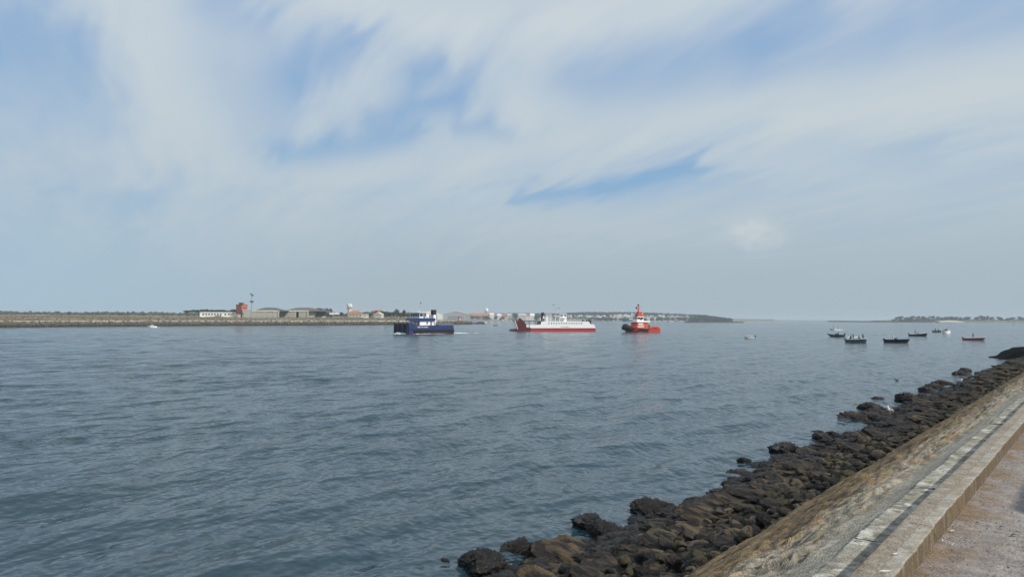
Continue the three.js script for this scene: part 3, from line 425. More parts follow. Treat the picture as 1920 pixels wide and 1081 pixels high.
hangar('long grey hangar with sliding doors and an arched roof beside the brick tower', 473, 519, 150, 12.6, 5.6, M.concrete, M.roofGrey, 5, -1, 20);
hangar('long grey hangar with a tall dark door left open in its front', 528, 575, 152, 12.6, 5.8, M.concrete, M.roofPink, 12, 7, 36);
{
  const p = groundAt(462, 152), k = mpp(-p.z), o = thing('blank_block', 'blank pale concrete block at the foot of the brick tower', 'building', null, p, faceCam(p)); part('wall', box(-8 * k, 8 * k, -1, 13.3 * k, -14, 0), M.concrete, o); part('roof', box(-8.4 * k, 8.4 * k, 13.3 * k, 14 * k, -14.3, 0.3), M.cream, o);
  const q = groundAt(583, 150), b = thing('blank_block', 'narrow pale concrete block between the open hangar and the glazed wing', 'building', null, q, faceCam(q)); part('wall', box(-7 * k, 7 * k, -1, 13.2 * k, -20, 0), M.beige, b); part('roof', box(-7.4 * k, 7.4 * k, 13.2 * k, 14 * k, -20.3, 0.3), M.roofGrey, b);
  const r = groundAt(607, 152), g = thing('glazed_wing', 'low wing with a long window band framed in white beside the hangars', 'building', null, r, faceCam(r)), W = 17 * k; part('wall', box(-W, W, -1, 12.5 * k, -16, -0.3), M.grey, g); part('white_base', box(-W, W, -1, 2 * k, -0.28, 0.3), M.white, g); part('white_pier', box(-W - 0.4, -W + 1.2, -1, 12.8 * k, -0.28, 0.3), M.white, g); part('roof', box(-W - 0.6, W + 0.6, 12.5 * k, 13.2 * k, -16.4, 0.5), M.roofPink, g);
  for (let i = 0; i < 8; i++) part('window', box(-W + 2 + i * (2 * W - 3) / 8, -W + 2 + (i + 0.86) * (2 * W - 3) / 8, 3 * k, 10 * k, -0.28, -0.15), M.glass, g); for (let i = 0; i < 8; i++) part('white_fin', box(-W + 1.6 + i * (2 * W - 3) / 8, -W + 2 + i * (2 * W - 3) / 8, 10.2 * k, 12.4 * k, -0.28, 0.2), M.white, g);
  const s = groundAt(627, 140), c = thing('white_canopy', 'white flat canopy standing beyond the glazed wing', 'canopy', null, s, faceCam(s)); part('canopy_roof', box(-10 * k, 10 * k, 6.5 * k, 9.6 * k, -6, 0), M.white, c); for (const x of [-9, -3, 3, 9]) part('post', box(x * k - 0.2, x * k + 0.2, -1, 6.5 * k, -0.8, -0.4), M.grey, c);
}
// --- water towers
function waterTower(label, p, k, hTank, hAll, rTank, rLeg, chequer) {
  const o = thing('water_tower', label, 'tower', null, p, faceCam(p)); part('shaft', new THREE.LatheGeometry([[rLeg, -2], [rLeg, (hAll - hTank) * k * 0.95], [rTank * 0.9, (hAll - hTank) * k]].map(([a, b]) => new THREE.Vector2(a, b)), 20), M.cream, o);
  part('tank', new THREE.LatheGeometry([[0, (hAll - hTank) * k], [rTank * 0.92, (hAll - hTank) * k], [rTank, (hAll - hTank + 1) * k], [rTank, (hAll - 0.8) * k], [rTank * 0.5, hAll * k], [0, hAll * k + 0.3]].map(([a, b]) => new THREE.Vector2(a, b)), 24), M.white, o);
  if (chequer) for (let i = 0; i < 5; i++) for (let j = 0; j < 2; j++) if ((i + j) % 2) { const a = -1 + i * 0.5, y = (hAll - hTank + 1.2 + j * hTank * 0.42) * k; part('painted_square', new THREE.CylinderGeometry(rTank + 0.06, rTank + 0.06, hTank * 0.36 * k, 6, 1, true, a - 0.2, 0.4).translate(0, y + hTank * 0.18 * k, 0), M.beige, o); }
  part('walkway', new THREE.CylinderGeometry(rTank * 1.03, rTank * 1.03, 0.5, 24).translate(0, (hAll - hTank - 0.4) * k, 0), M.beige, o); windowsOn(o, [[0.4 * rLeg, 5 * k, 1, 1.6], [0.2 * rLeg, 10 * k, 1, 1.6]], rLeg * 0.93);
  return o;
}
{ const p = groundAt(655, 260), k = mpp(-p.z); waterTower('stout white water tower with a chequered tank beside a red-roofed house', p, k, 7, 25, 5 * k, 3.6 * k, true); }
// --- houses and trees behind the training wall
{
  const h = (px, ds, w, hh, rh, wm, rm, label, type, wins, turn = 0) => { const p = groundAt(px, ds), k = mpp(-p.z); return house('house', label, null, p, faceCam(p) + turn, w * k, Math.max(9, w * k * 0.5), hh * k, rh * k, wm, rm, type, wins); };
  h(666, 170, 26, 8, 5, M.beige, M.tile, 'long house with a broad red hipped roof at the foot of the stout water tower', 'hip', 4);
  h(684, 120, 14, 6.5, 1, M.cream, M.beige, 'low cream shed half hidden by the dark trees', 'gable', 1);
  h(707, 200, 24, 11, 3, M.roofPink, M.tile2, 'dull pink-roofed house rising behind round trees', 'hip', 2);
  h(710, 130, 14, 7, 3.5, M.cream, M.cream, 'small cream house with an arched front among trees', 'gable', 2, 1.2);
  const tl = [[685, 130, 13, 12, 1], [694, 140, 11, 10, 1], [705, 150, 14, 9, 0], [717, 160, 13, 8, 0], [724, 150, 13, 11, 0], [732, 150, 12, 11, 1], [739, 170, 13, 9, 0], [744, 140, 17, 9, 0], [751, 120, 12, 10, 1], [758, 120, 17, 9, 0], [764, 100, 12, 8, 1], [676, 250, 10, 9, 0], [630, 240, 10, 12, 0], [640, 260, 10, 12, 0]];
  tl.forEach(([px, ds, hh, w, a], i) => { const p = groundAt(px, ds), k = mpp(-p.z); tree(p, hh * k, w * k * 1.15, 'round', 'round dark green tree among the houses behind the training wall', 'trees among the houses on the far bank', a ? M.leaf2 : M.leaf); });
  for (const [px, hh, w] of [[351, 12, 13], [365, 13, 12], [372, 12, 9], [383, 14, 13], [396, 13, 13], [408, 13, 13], [420, 13, 12], [430, 12, 11], [438, 14, 12], [446, 12, 11]]) { const p = groundAt(px, 215), k = mpp(-p.z); tree(p, hh * k, w * k * 1.2, 'pine', 'windswept dark umbrella pine behind the long white building', 'umbrella pines behind the white building'); }
  for (const [px, hh, w] of [[600, 19, 13], [612, 18, 14], [620, 17, 9]]) { const p = groundAt(px, 260), k = mpp(-p.z); tree(p, hh * k, w * k, 'round', 'dark tree top showing above the roof of the hangars', 'trees behind the hangars'); }
  // big sheds behind the blue tug
  const shed = (px0, px1, z, h0, rh, wm, rm, label) => { const p = atDepth((px0 + px1) / 2, 598, z), k = mpp(z); p.y = 3.5; const w = (px1 - px0) * k, o = thing('shed', label, 'shed', null, p, faceCam(p)); part('wall', prism([[-w / 2, -2], [w / 2, -2], [w / 2, h0 * k], [0, (h0 + rh) * k - 0.2], [-w / 2, h0 * k]], -60, 0), wm, o); const n = [[-w / 2 - 1, h0 * k - 0.3], [0, (h0 + rh) * k], [w / 2 + 1, h0 * k - 0.3], [w / 2 + 1, h0 * k + 0.7], [0, (h0 + rh) * k + 1], [-w / 2 - 1, h0 * k + 0.7]]; part('roof', prism(n, -61, 1.2), rm, o); part('door', box(-w * 0.26, w * 0.26, -1, h0 * k * 0.8, 0, 0.15), M.grey, o); return o; };
  shed(738, 792, 2420, 10.5, 4, M.concrete, M.white, 'wide grey shed with a pale shallow roof behind the blue tug'); shed(786, 830, 2380, 11, 6.5, M.white, M.white, 'white arched shed with a glazed front behind the blue tug'); shed(826, 882, 2400, 8.5, 6.5, M.concrete, M.cream, 'broad beige-roofed shed behind the red beacon');
}
// --- red beacon on the tip of the training wall
{
  const p = onLevel(861, 606.8, 0), k = mpp(-p.z), o = thing('beacon', 'small red harbour beacon with a white panel on the tip of the training wall', 'beacon', null, new THREE.Vector3(p.x, 2.4, p.z), faceCam(p));
  part('base', new THREE.CylinderGeometry(2.3 * k, 2.6 * k, 3 * k, 16).translate(0, 0.9 * k, 0), M.redPaint, o); part('tower', new THREE.CylinderGeometry(1.5 * k, 1.9 * k, 6 * k, 16).translate(0, 5.2 * k, 0), M.redPaint, o); const g = part('gallery', new THREE.CylinderGeometry(2.1 * k, 2.1 * k, 0.5 * k, 16).translate(0, 8.3 * k, 0), M.redPaint, o); part('lantern', new THREE.CylinderGeometry(0.9 * k, 0.9 * k, 1.6 * k, 12).translate(0, 9.3 * k, 0), M.redPaint, g); part('white_panel', box(0.1 * k, 2.2 * k, 3 * k, 6.4 * k, 1.2 * k, 1.9 * k), M.white, o);
  const r = rng(3), G = []; for (let i = 0; i < 60; i++) { const g2 = rockGeo(950 + (i % 3), 2, { cuts: 6, lump: 0.25, fine: 0, knob: 0, patch: [5, 6], patchColor: [1, 1, 1] }); const s = 0.8 + 1.1 * r(); g2.scale(s * 1.4, s * 0.7, s).translate(-18 + 48 * r(), -1.6 + r() * 2 * 1, (r() - 0.5) * 12); G.push(g2); }
  const tip = tagMesh('jetty_tip', join(G), M.stoneDark, 'dark heap of stones at the end of the training wall below the red beacon', 'rocks'); tip.position.set(p.x, 1.3, p.z);
}
console.log('left bank ready');

// ------------------------------------------------------------------ the town and the other distant shores
const HZ = (px) => 597.6 + (px - 960) * 0.003;                  // where the horizon runs in the photo
function shore(name, pts, m, depthBack, rise) {                  // low land: [px, distance, bank height] along its waterline
  const n = 160, cols = []; for (let i = 0; i <= n; i++) { const f = i / n * (pts.length - 1), a = Math.min(pts.length - 2, Math.floor(f)), t = f - a; cols.push([lerp(pts[a][0], pts[a + 1][0], t), lerp(pts[a][1], pts[a + 1][1], t), lerp(pts[a][2], pts[a + 1][2], t)]); }
  const prof = [[-6, -1.5], [0, 0], [4, 0.75], [10, 1], [depthBack * 0.4, 1 + rise * 0.4], [depthBack, 1 + rise], [depthBack + 30, -0.5]];
  const g = gridMesh(cols.length, prof.length, (i, j) => { const [px, z, h] = cols[i], [d, f] = prof[j], p = atDepth(px, 598, z + d), nn = fbm(p.x * 0.03, d * 0.05, 3, 3); const edge = sst(0, 0.02, i / n) * sst(1, 0.98, i / n); const y = (f > 0 ? f * h * (1 + 0.35 * nn) * (0.15 + 0.85 * edge) : f); return [p.x, y, p.z, 0, 0, 1 + 0.5 * nn, 1 + 0.5 * nn, 1 + 0.5 * nn]; }, true);
  return structure(name, g, m);
}
const vc = (r, g, b) => new THREE.MeshStandardMaterial({ color: col(r, g, b), vertexColors: true, roughness: 1 });
shore('town_bank', [[660, 2200, 2.5], [900, 2350, 3], [1050, 2500, 3], [1200, 2700, 3], [1330, 2750, 3.5], [1460, 2900, 2.5]], vc(0.16, 0.15, 0.12), 700, 2.2);
shore('breakwater', [[1284, 1380, 2], [1300, 1370, 2.6], [1350, 1400, 2.4], [1396, 1440, 1.6]], vc(0.06, 0.06, 0.055), 12, 0.1);
shore('low_spit', [[1370, 5200, 2.6], [1450, 5300, 2.2], [1580, 5600, 2.6]], vc(0.05, 0.055, 0.05), 200, 0.2);
shore('far_mole', [[1550, 2250, 2.6], [1650, 2050, 3], [1755, 1950, 3.2], [1762, 1940, 2.2]], vc(0.055, 0.058, 0.055), 10, 0.05);
shore('wooded_shore', [[1630, 2500, 2], [1760, 2350, 3.5], [1850, 2300, 3.5], [2050, 2250, 3.5], [2250, 2200, 3]], vc(0.12, 0.12, 0.085), 300, 1.5);
{ const g = gridMesh(40, 4, (i, j) => { const px = lerp(1752, 1808, i / 39), p = atDepth(px, 598, 2290 + j * 18), e = Math.sin(Math.PI * i / 39); return [p.x, -0.5 + (1 + j * 1.4) * (0.3 + 0.9 * e), p.z, 0, 0]; }); structure('beach', g, M.sand); }
// wooded ridge behind the town and a pine-clad hill at its end
function ridge(name, x0, x1, z, depth, topAt) {
  const g = gridMesh(90, 16, (i, j) => { const px = lerp(x0, x1, i / 89), v = j / 15, p = atDepth(px, 598, z + v * depth), top = topAt(px), k = Math.sin(Math.PI * clamp(v * 0.9 + 0.02)), y = -1 + (top + 1) * Math.pow(Math.max(0, k), 0.7) + 2 * fbm(p.x * 0.02, v * 4, 5, 3); return [p.x, y, p.z, 0, 0, 1, 1, 1]; }, true);
  structure(name, g, vc(0.04, 0.05, 0.035));
}
const py2y = (px, py, z) => EYE + (HZ(px) - py) * z / F;
const ridgePts = [[860, 592], [950, 589], [1040, 589], [1100, 586], [1170, 586], [1230, 588], [1290, 591], [1330, 594]];
const ridgeTop = (px) => { for (let i = 0; i < ridgePts.length - 1; i++) if (px <= ridgePts[i + 1][0]) return py2y(px, lerp(ridgePts[i][1], ridgePts[i + 1][1], clamp((px - ridgePts[i][0]) / (ridgePts[i + 1][0] - ridgePts[i][0]))), 3400); return 12; };
ridge('town_ridge', 850, 1330, 3050, 700, (px) => ridgeTop(px) * 0.75);
const hillTop = (px) => py2y(px, 592.3 + Math.pow(Math.max(0, px - 1312) / 52, 1.4) * 8 + Math.pow(Math.max(0, 1312 - px) / 14, 2) * 6, 2650);
ridge('pine_hill', 1290, 1375, 2560, 180, (px) => Math.max(2, hillTop(px) * 0.7));
{
  const rr = rng(15), M4 = new THREE.Matrix4(), Q = new THREE.Quaternion(), E = new THREE.Euler();
  const wood = (name, label, n, f) => { const im = new THREE.InstancedMesh(crownGeo(77, 90, 7, 0.5, false), M.leafFar.clone(), n); im.material.color = col(1, 1, 1); for (let i = 0; i < n; i++) { const [p, s, k] = f(); M4.compose(p, Q.setFromEuler(E.set(0, rr() * 6, 0)), new THREE.Vector3(s * (0.9 + 0.5 * rr()), s * 0.85, s)); im.setMatrixAt(i, M4); im.setColorAt(i, col(0.032 * k, 0.046 * k, 0.03 * k)); } im.name = name; im.userData = { kind: 'stuff', label, category: 'wood' }; scene.add(im); };
  wood('ridge_wood', 'dark wood covering the long ridge behind the far town', 1500, () => { const px = 855 + 470 * rr(), v = rr(), z = 3050 + v * 500, p = atDepth(px, 598, z), top = ridgeTop(px) * 0.75 * Math.pow(Math.max(0, Math.sin(Math.PI * (v * 0.64 + 0.02))), 0.7); p.y = top + 3; return [p, 6 + 6 * rr(), 0.7 + 0.7 * rr()]; });
  wood('hill_wood', 'dark pines covering the low hill at the end of the town', 420, () => { const px = 1293 + 76 * rr(), v = rr(), p = atDepth(px, 598, 2560 + v * 160); p.y = Math.max(2, hillTop(px) * 0.7) * Math.pow(Math.max(0, Math.sin(Math.PI * (v * 0.8 + 0.02))), 0.7) + 2; return [p, 5 + 4 * rr(), 0.7 + 0.7 * rr()]; });
  // the town's trees stand too close to count
  wood('town_trees', 'dark green street and garden trees scattered between the town houses', 420, () => { const px = 870 + 420 * rr(), p = atDepth(px, 598, lerp(2420, 2950, rr())); p.y = 5 + 12 * rr() * sst(2450, 3000, -p.z); return [p, 3.5 + 4 * rr(), 0.8 + 0.9 * rr()]; });
}
// trees of the wooded shore on the right, each its own
{
  const rr = rng(19), at = [[1682, 6], [1688, 8], [1697, 5.5], [1704, 6], [1711, 8], [1720, 8.5], [1729, 7], [1732, 8], [1737, 5], [1746, 9], [1758, 7.5], [1765, 6], [1773, 6.5], [1780, 8], [1787, 6.5], [1793, 7], [1801, 6], [1811, 7], [1816, 7.5], [1832, 7], [1840, 9], [1845, 8], [1852, 9], [1859, 7], [1873, 7], [1876, 6.5], [1890, 5], [1897, 6.5], [1911, 7.5], [1918, 7], [1928, 8], [1940, 7]];
  for (const [px, h] of at) { const z = 2420 + 120 * rr(), p = atDepth(px, 598, z), k = mpp(z); p.y = 3.2; tree(p, (h + 1) * k * 1.1, (7 + 6 * rr()) * k, 'round', 'grey-green tree in the ragged row along the distant low shore', 'trees along the distant low shore', M.leafFar); }
  const M4 = new THREE.Matrix4(), Q = new THREE.Quaternion(), E = new THREE.Euler(), im = new THREE.InstancedMesh(crownGeo(79, 90, 7, 0.5, false), M.leafFar, 230);
  for (let i = 0; i < 230; i++) { const p = atDepth(1675 + 400 * rr(), 598, 2430 + 120 * rr()); p.y = 4; const s = 2.5 + 3.5 * rr(); im.setMatrixAt(i, M4.compose(p, Q.setFromEuler(E.set(0, rr() * 6, 0)), new THREE.Vector3(s * 2, s, s))); } im.name = 'undergrowth'; im.userData = { kind: 'stuff', label: 'low thicket under the trees of the distant low shore', category: 'thicket' }; scene.add(im);
}
// --- town buildings
{
  const rr = rng(33), wallMs = [M.white, M.cream, M.white, M.beige, M.cream], roofMs = [M.tile2, M.beige, M.roofGrey, M.white];
  const big = [[906, 46, 7.5, 5, M.beige, M.tile, 'very long brick-roofed building on the waterfront left of the ferry'], [922, 8, 10, 2.5, M.white, M.white, 'white gabled house against the long brick-roofed building'], [936, 9, 9, 2.5, M.white, M.white, 'pale double house beside the moored boats on the waterfront'], [949, 20, 6, 6, M.cream, M.tile2, 'cream house with a wide tiled roof behind the ferry ramp'], [969, 36, 10, 1.5, M.cream, M.white, 'long cream flat-roofed hall behind the dark round tree'], [985, 18, 7, 4.5, M.white, M.tile, 'white house with a broad orange-red roof just above the ferry ramp'], [998, 8, 8, 4.5, M.white, M.white, 'white pointed gable house standing beside the broad red roof'], [1029, 12, 11, 3, M.cream, M.grey, 'cream house with a slanting grey roof above the ferry deck']];
  for (const [px, w, h, rh, wm, rm, label] of big) { const z = 2440, p = atDepth(px, 598, z), k = mpp(z); p.y = 3; house('waterfront_house', label, null, p, faceCam(p), w * k, 22, h * k * 0.95, rh * k, wm, rm, 'gable', w > 15 ? 3 : 0, false); }
  for (let i = 0; i < 150; i++) { const px = 1034 + 262 * (i + 3 * rr()) / 153, row = i % 3, z = 2760 + row * 60, p = atDepth(px, 598, z), k = mpp(z), wi = i % 5, ri = Math.floor(rr() * 4), bright = px > 1150 && px < 1210 && row > 1; p.y = 3 + row * 3.6 + 2.5 * rr() + (bright ? 5 : 0); const label = `${['white', 'cream', 'white', 'stone-coloured', 'cream'][wi]} ${['red-tiled', 'beige-roofed', 'grey-roofed', 'white-roofed'][ri]} house of the far town ${['right on the waterfront', 'in the second row up from the water', 'on the rise behind the waterfront'][row]}`; house('town_house', label, 'houses of the far town', p, faceCam(p) + (rr() < 0.5 ? 0 : 1.57), (2.8 + 4.5 * rr() * rr()) * k, 9 + 5 * rr(), (2.8 + 2.4 * rr()) * k, (0.6 + 1.3 * rr()) * k, bright ? M.white : wallMs[wi], roofMs[ri], rr() < 0.4 ? 'hip' : 'gable', 0, false); }
  { const z = 2600, p = atDepth(912, 598, z), k = mpp(z); p.y = 4; waterTower('slim white water tower rising above the long brick roofs', p, k, 6.5, 21, 3.3 * k, 2 * k, false); }
  { const z = 3300, p = atDepth(1166, 598, z); p.y = 28; waterTower('tiny far water tower on the wooded ridge', p, mpp(z), 3, 7.5, 2.6, 1.2, false); }
  const rows2 = [[836, 12, 8], [845, 13, 8], [854, 12, 7], [866, 12, 8], [874, 11, 7], [772, 12, 9], [780, 10, 8], [822, 10, 9], [879, 11, 7], [896, 12, 8], [908, 12, 8], [966, 17, 14], [1008, 14, 9], [1012, 12, 8], [885, 9, 9], [914, 10, 8], [930, 9, 7], [943, 9, 7]];
  for (const [px, w, h] of rows2) { const z = 2410, p = atDepth(px, 598, z), k = mpp(z); p.y = 2.5; tree(p, h * k, w * k, 'round', 'dark round tree in front of the tiled waterfront buildings', 'trees on the waterfront left of the ferry', M.leaf); }
}
console.log('town ready');

// ------------------------------------------------------------------ vessels; local -x is the bow, +z the side seen
// a hull from stations: u along the length (0 bow), half breadth, sheer height, keel depth
function hullGeo(L, B, H, o = {}) {
  const n = 28, bow = o.bow ?? 0.35, rake = o.rake ?? 0.12, sheer = o.sheer ?? 0.25, draft = o.draft ?? 0.3, flare = o.flare ?? 0.82, floor = o.open ? (o.floor ?? 0.15) : null, sec = 7;
  const at = (u) => { const b = B / 2 * (u < bow ? Math.pow(Math.sin(Math.PI / 2 * u / bow), 0.62) : 1 - (o.stern ?? 0.1) * Math.pow((u - bow) / (1 - bow), 2)); return { b: Math.max(b, 0.02), y: H * (1 + sheer * Math.pow(1 - u, 2.2)) }; };
  const prof = (u) => { const { b, y } = at(u), k = u < bow ? lerp(0.35, flare, u / bow) : flare, p = [[0, -draft], [b * k * 0.75, -draft * 0.7], [b * k, 0.0], [b * (k + 1) / 2, y * 0.5], [b, y]]; if (floor !== null) { const t = Math.min(0.12, b * 0.5); p.push([b - t, y], [Math.max(0, b * 0.85 - t), floor], [0, floor]); } else p.push([b * 0.96, y + 0.02], [0, y + 0.03]); return p; };
  const P = prof(0).length, us = [...Array(n).keys()].map((i) => Math.pow(i / (n - 1), 1.25));
  const pos = [], idx = [], X = (u, y) => -L / 2 + L * u + (y < H ? rake * L * Math.pow(1 - u, 3) * (1 - Math.max(0, y + draft) / (H + draft)) : 0);
  for (const s of [1, -1]) { const base = pos.length / 3; us.forEach((u) => { for (const [z, y] of prof(u)) pos.push(X(u, y), y, z * s); }); for (let i = 0; i < n - 1; i++) for (let j = 0; j < P - 1; j++) { const a = base + i * P + j, b = a + 1, c = a + P, d = c + 1; s > 0 ? idx.push(a, c, b, b, c, d) : idx.push(a, b, c, b, d, c); } const e = base + (n - 1) * P; for (let j = 1; j < P - 1; j++) s > 0 ? idx.push(e, e + j, e + j + 1) : idx.push(e, e + j + 1, e + j); }
  let g = new THREE.BufferGeometry(); g.setAttribute('position', new THREE.Float32BufferAttribute(pos, 3)); g.setAttribute('uv', new THREE.Float32BufferAttribute(new Float32Array(pos.length / 3 * 2), 2)); g.setIndex(idx); g = g.toNonIndexed(); g.computeVertexNormals(); g.userData = { rail: us.map((u) => { const { b, y } = at(u); return [X(u, y), y, b]; }) }; return g;
}
function railTube(g, r, y = 0) { const pts = [...g.userData.rail].reverse().map(([x, h, b]) => new THREE.Vector3(x, h + y, b)).concat(g.userData.rail.map(([x, h, b]) => new THREE.Vector3(x, h + y, -b))); return new THREE.TubeGeometry(new THREE.CatmullRomCurve3(pts), 90, r, 5, false); }
const V = { navy: mat(0.012, 0.028, 0.125, 0.42), navyDark: mat(0.006, 0.01, 0.035, 0.5), black: mat(0.012, 0.012, 0.014, 0.6), rubber: mat(0.016, 0.016, 0.017, 0.8), boot: mat(0.09, 0.018, 0.016, 0.6), white: mat(0.86, 0.86, 0.84, 0.4), offwhite: mat(0.7, 0.71, 0.7, 0.55), greyDeck: mat(0.14, 0.15, 0.15, 0.8), glass: mat(0.015, 0.02, 0.024, 0.08), red: mat(0.5, 0.05, 0.026, 0.45), ferryRed: mat(0.38, 0.03, 0.05, 0.5), maroon: mat(0.085, 0.008, 0.014, 0.6), orange: mat(0.55, 0.11, 0.03, 0.5), steel: mat(0.45, 0.46, 0.47, 0.45), foam: mat(0.78, 0.82, 0.83, 0.9), letter: mat(0.3, 0.31, 0.31, 0.7), slate: mat(0.05, 0.085, 0.1, 0.5), darkHull: mat(0.012, 0.017, 0.023, 0.4), engine: mat(0.02, 0.022, 0.025, 0.4), teal: mat(0.06, 0.2, 0.25, 0.5), pinkRed: mat(0.27, 0.055, 0.065, 0.5), yellow: mat(0.45, 0.32, 0.03, 0.6) };
function foam(label, p, turn, len, wid, high, seed) { const g = gridMesh(46, 9, (i, j) => { const u = i / 45, v = j / 8 - 0.5, e = Math.sin(Math.PI * Math.pow(u, 0.6)), nn = fbm(u * 9 + seed, v * 5, seed, 3); return [len * (u - 0.0), Math.max(-0.15, high * e * (1 - 4 * v * v) * (0.45 + 2.4 * nn) - 0.07), wid * v * (0.5 + e) + 0.3 * nn, 0, 0]; }); const o = new THREE.Mesh(g, V.foam); o.name = numbered('wake_foam'); o.userData = { kind: 'stuff', label, category: 'foam' }; o.position.set(p.x, 0.06, p.z); o.rotation.y = turn; scene.add(o); }
function rails(o, path, h, m = V.steel, n = 12) { const g = []; for (let s = 0; s < path.length - 1; s++) { const [a, b] = [path[s], path[s + 1]], k = Math.max(2, Math.round(n * Math.hypot(b[0] - a[0], b[2] - a[2]) / 20)); for (let i = 0; i <= k; i++) { const t = i / k; g.push(rod(lerp(a[0], b[0], t), a[1], lerp(a[2], b[2], t), lerp(a[0], b[0], t), a[1] + h, lerp(a[2], b[2], t), 0.05, 0.05, 4)); } for (const y of [h, h * 0.55]) g.push(rod(a[0], a[1] + y, a[2], b[0], b[1] + y, b[2], 0.035, 0.035, 4)); } return part('railing', g, m, o); }
const letters = (o, x0, y, z, widths, h, m) => { let x = x0; const g = []; for (const w of widths) { if (w > 0) { g.push(box(x, x + w * 0.25, y, y + h, z, z + 0.03), box(x + w * 0.6, x + w * 0.85, y, y + h, z, z + 0.03), box(x + w * 0.25, x + w * 0.6, y + h * 0.4, y + h * 0.62, z, z + 0.03)); } x += Math.abs(w); } return part('name_lettering', g, m, o); };
// --- blue pusher tug
{
  const p = onLevel(796, 625, 0), o = thing('pusher_tug', 'dark blue pusher tug with a white wheelhouse, square bow and tyres along its side', 'tug', null, p, 0.66 + faceCam(p));
  const h = part('hull', [prism([[-11.3, -1], [-11.3, 4.0], [-8.6, 3.9], [-8.2, 3.3], [-3, 3.3], [-2.2, 3.35], [11.2, 3.4], [11.5, 0.2], [10.6, -1]], -4.75, 4.75)], V.navy, o); part('boot_top', box(-11.2, 10.9, -0.9, 0.35, -4.79, 4.79), V.boot, h); part('rubbing_strake', box(-11, 11.45, 1.55, 1.9, -4.9, 4.9), V.navyDark, h);
  part('bow_plate', box(-11.42, -11.32, 0.2, 4.05, -4.8, 4.8), V.navyDark, h); for (const z of [-4.2, -1.5, 1.5, 4.2]) part('push_knee', rbox(-11.9, -11.43, -0.3, 4.5, z - 0.38, z + 0.38, 0.1), V.navyDark, o);
  part('deck', box(-8, 11, 2.45, 2.6, -4.5, 4.5), V.greyDeck, o);
  const tg = new THREE.TorusGeometry(0.55, 0.22, 8, 16); for (let i = 0; i < 15; i++) { const t = part('tyre_fender', tg, V.rubber, o); t.position.set(-8.2 + i * 1.34, 0.95 + 0.12 * (i % 2), 5.05); } for (const z of [-3.4, -1.2, 1.2, 3.4]) { const t = part('tyre_fender', tg, V.rubber, o); t.position.set(11.75, 1.1, z); t.rotation.y = 1.57; }
  const dh = part('deckhouse', rbox(-5.0, 2.0, 2.6, 5.3, -3.4, 3.4, 0.12), V.white, o); windowsOn(dh, [[-1.4, 3.9, 0.7, 0.8]], 3.4); part('door', box(0.2, 1.1, 2.7, 4.9, 3.38, 3.46), V.greyDeck, dh); for (const z of [-2.2, 0, 2.2]) part('front_window', box(-5.06, -4.98, 3.5, 4.9, z - 0.85, z + 0.85), V.glass, dh);
  part('upper_bulwark', [prism([[-6.9, 5.1], [-6.0, 6.25], [2.4, 6.2], [2.4, 5.15]], -3.95, 3.95)], V.navy, o);
  const wh = part('wheelhouse', [box(-4.9, -1.4, 6.0, 6.85, -3.0, 3.0), box(-4.9, -1.4, 8.1, 8.3, -3.0, 3.0), ...[-2.9, -1.5, 0, 1.5, 2.9].map((z) => box(-4.9, -4.7, 6.85, 8.12, z - 0.08, z + 0.08)), ...[-4.8, -3.2, -1.5].flatMap((x) => [box(x - 0.1, x + 0.1, 6.85, 8.12, 2.78, 3.0), box(x - 0.1, x + 0.1, 6.85, 8.12, -3.0, -2.78)])], V.offwhite, o);
  part('glazing', box(-4.82, -1.5, 6.85, 8.12, -2.9, 2.9), V.glass, wh); part('door', box(-2.9, -2.1, 6.1, 8.05, 2.98, 3.06), V.greyDeck, wh); part('roof', rbox(-5.2, -0.8, 8.3, 8.5, -3.3, 3.3, 0.08), V.white, wh); part('radar', [rod(-3, 8.4, 0, -3, 9.4, 0, 0.12), box(-3.15, -2.85, 9.4, 9.55, -1, 1)], V.white, o);
  const mst = part('mast', [rod(-3.2, 8.4, 1.2, -3.2, 12.6, 1.2, 0.07), rod(-3.2, 10.6, 0.4, -3.2, 10.6, 2.0, 0.05)], V.steel, o); part('flag', box(-3.18, -2.7, 12.0, 12.6, 1.18, 1.22), V.navyDark, mst);
  const fn = part('funnel', rbox(2.2, 3.5, 2.6, 7.6, 1.6, 3.0, 0.12), V.white, o); part('funnel_top', rbox(1.9, 3.6, 7.6, 9.6, 1.5, 3.1, 0.1), V.black, fn); part('funnel', rbox(2.2, 3.5, 2.6, 7.6, -3.0, -1.6, 0.12), V.white, o); part('stair', [rod(3.6, 2.6, 3.2, 2.1, 5.3, 3.2, 0.09), rod(3.6, 2.6, 3.5, 2.1, 5.3, 3.5, 0.09)], V.steel, o);
  part('winch', [new THREE.CylinderGeometry(0.7, 0.7, 1.6, 14).rotateX(1.57).translate(6, 3.3, 0), box(5.2, 6.8, 2.6, 3.2, -1.2, 1.2)], V.black, o); rails(o, [[-10.5, 4, 4.4], [-5.2, 2.8, 4.4], [2, 3.4, 4.5], [11, 3.4, 4.5]], 0.9); letters(o, -7.2, 2.45, 4.78, [0.55, 0.5, 0.55, -0.3, 0.5, 0.55, -0.3, 0.5, 0.5, 0.5, 0.5], 0.42, V.offwhite);
  const b = p.clone(); const dir = new THREE.Vector3(1, 0, 0).applyAxisAngle(new THREE.Vector3(0, 1, 0), o.rotation.y), side = new THREE.Vector3(0, 0, 1).applyAxisAngle(new THREE.Vector3(0, 1, 0), o.rotation.y);
  foam('white bow wave pushed up under the square bow of the blue tug', b.clone().addScaledVector(dir, -12.6).addScaledVector(side, -3), o.rotation.y - 1.45, 8.5, 1.6, 0.75, 4); foam('thin white wake trailing behind the blue tug', b.clone().addScaledVector(dir, 11.8), o.rotation.y - 0.62, 15, 1.2, 0.22, 7);
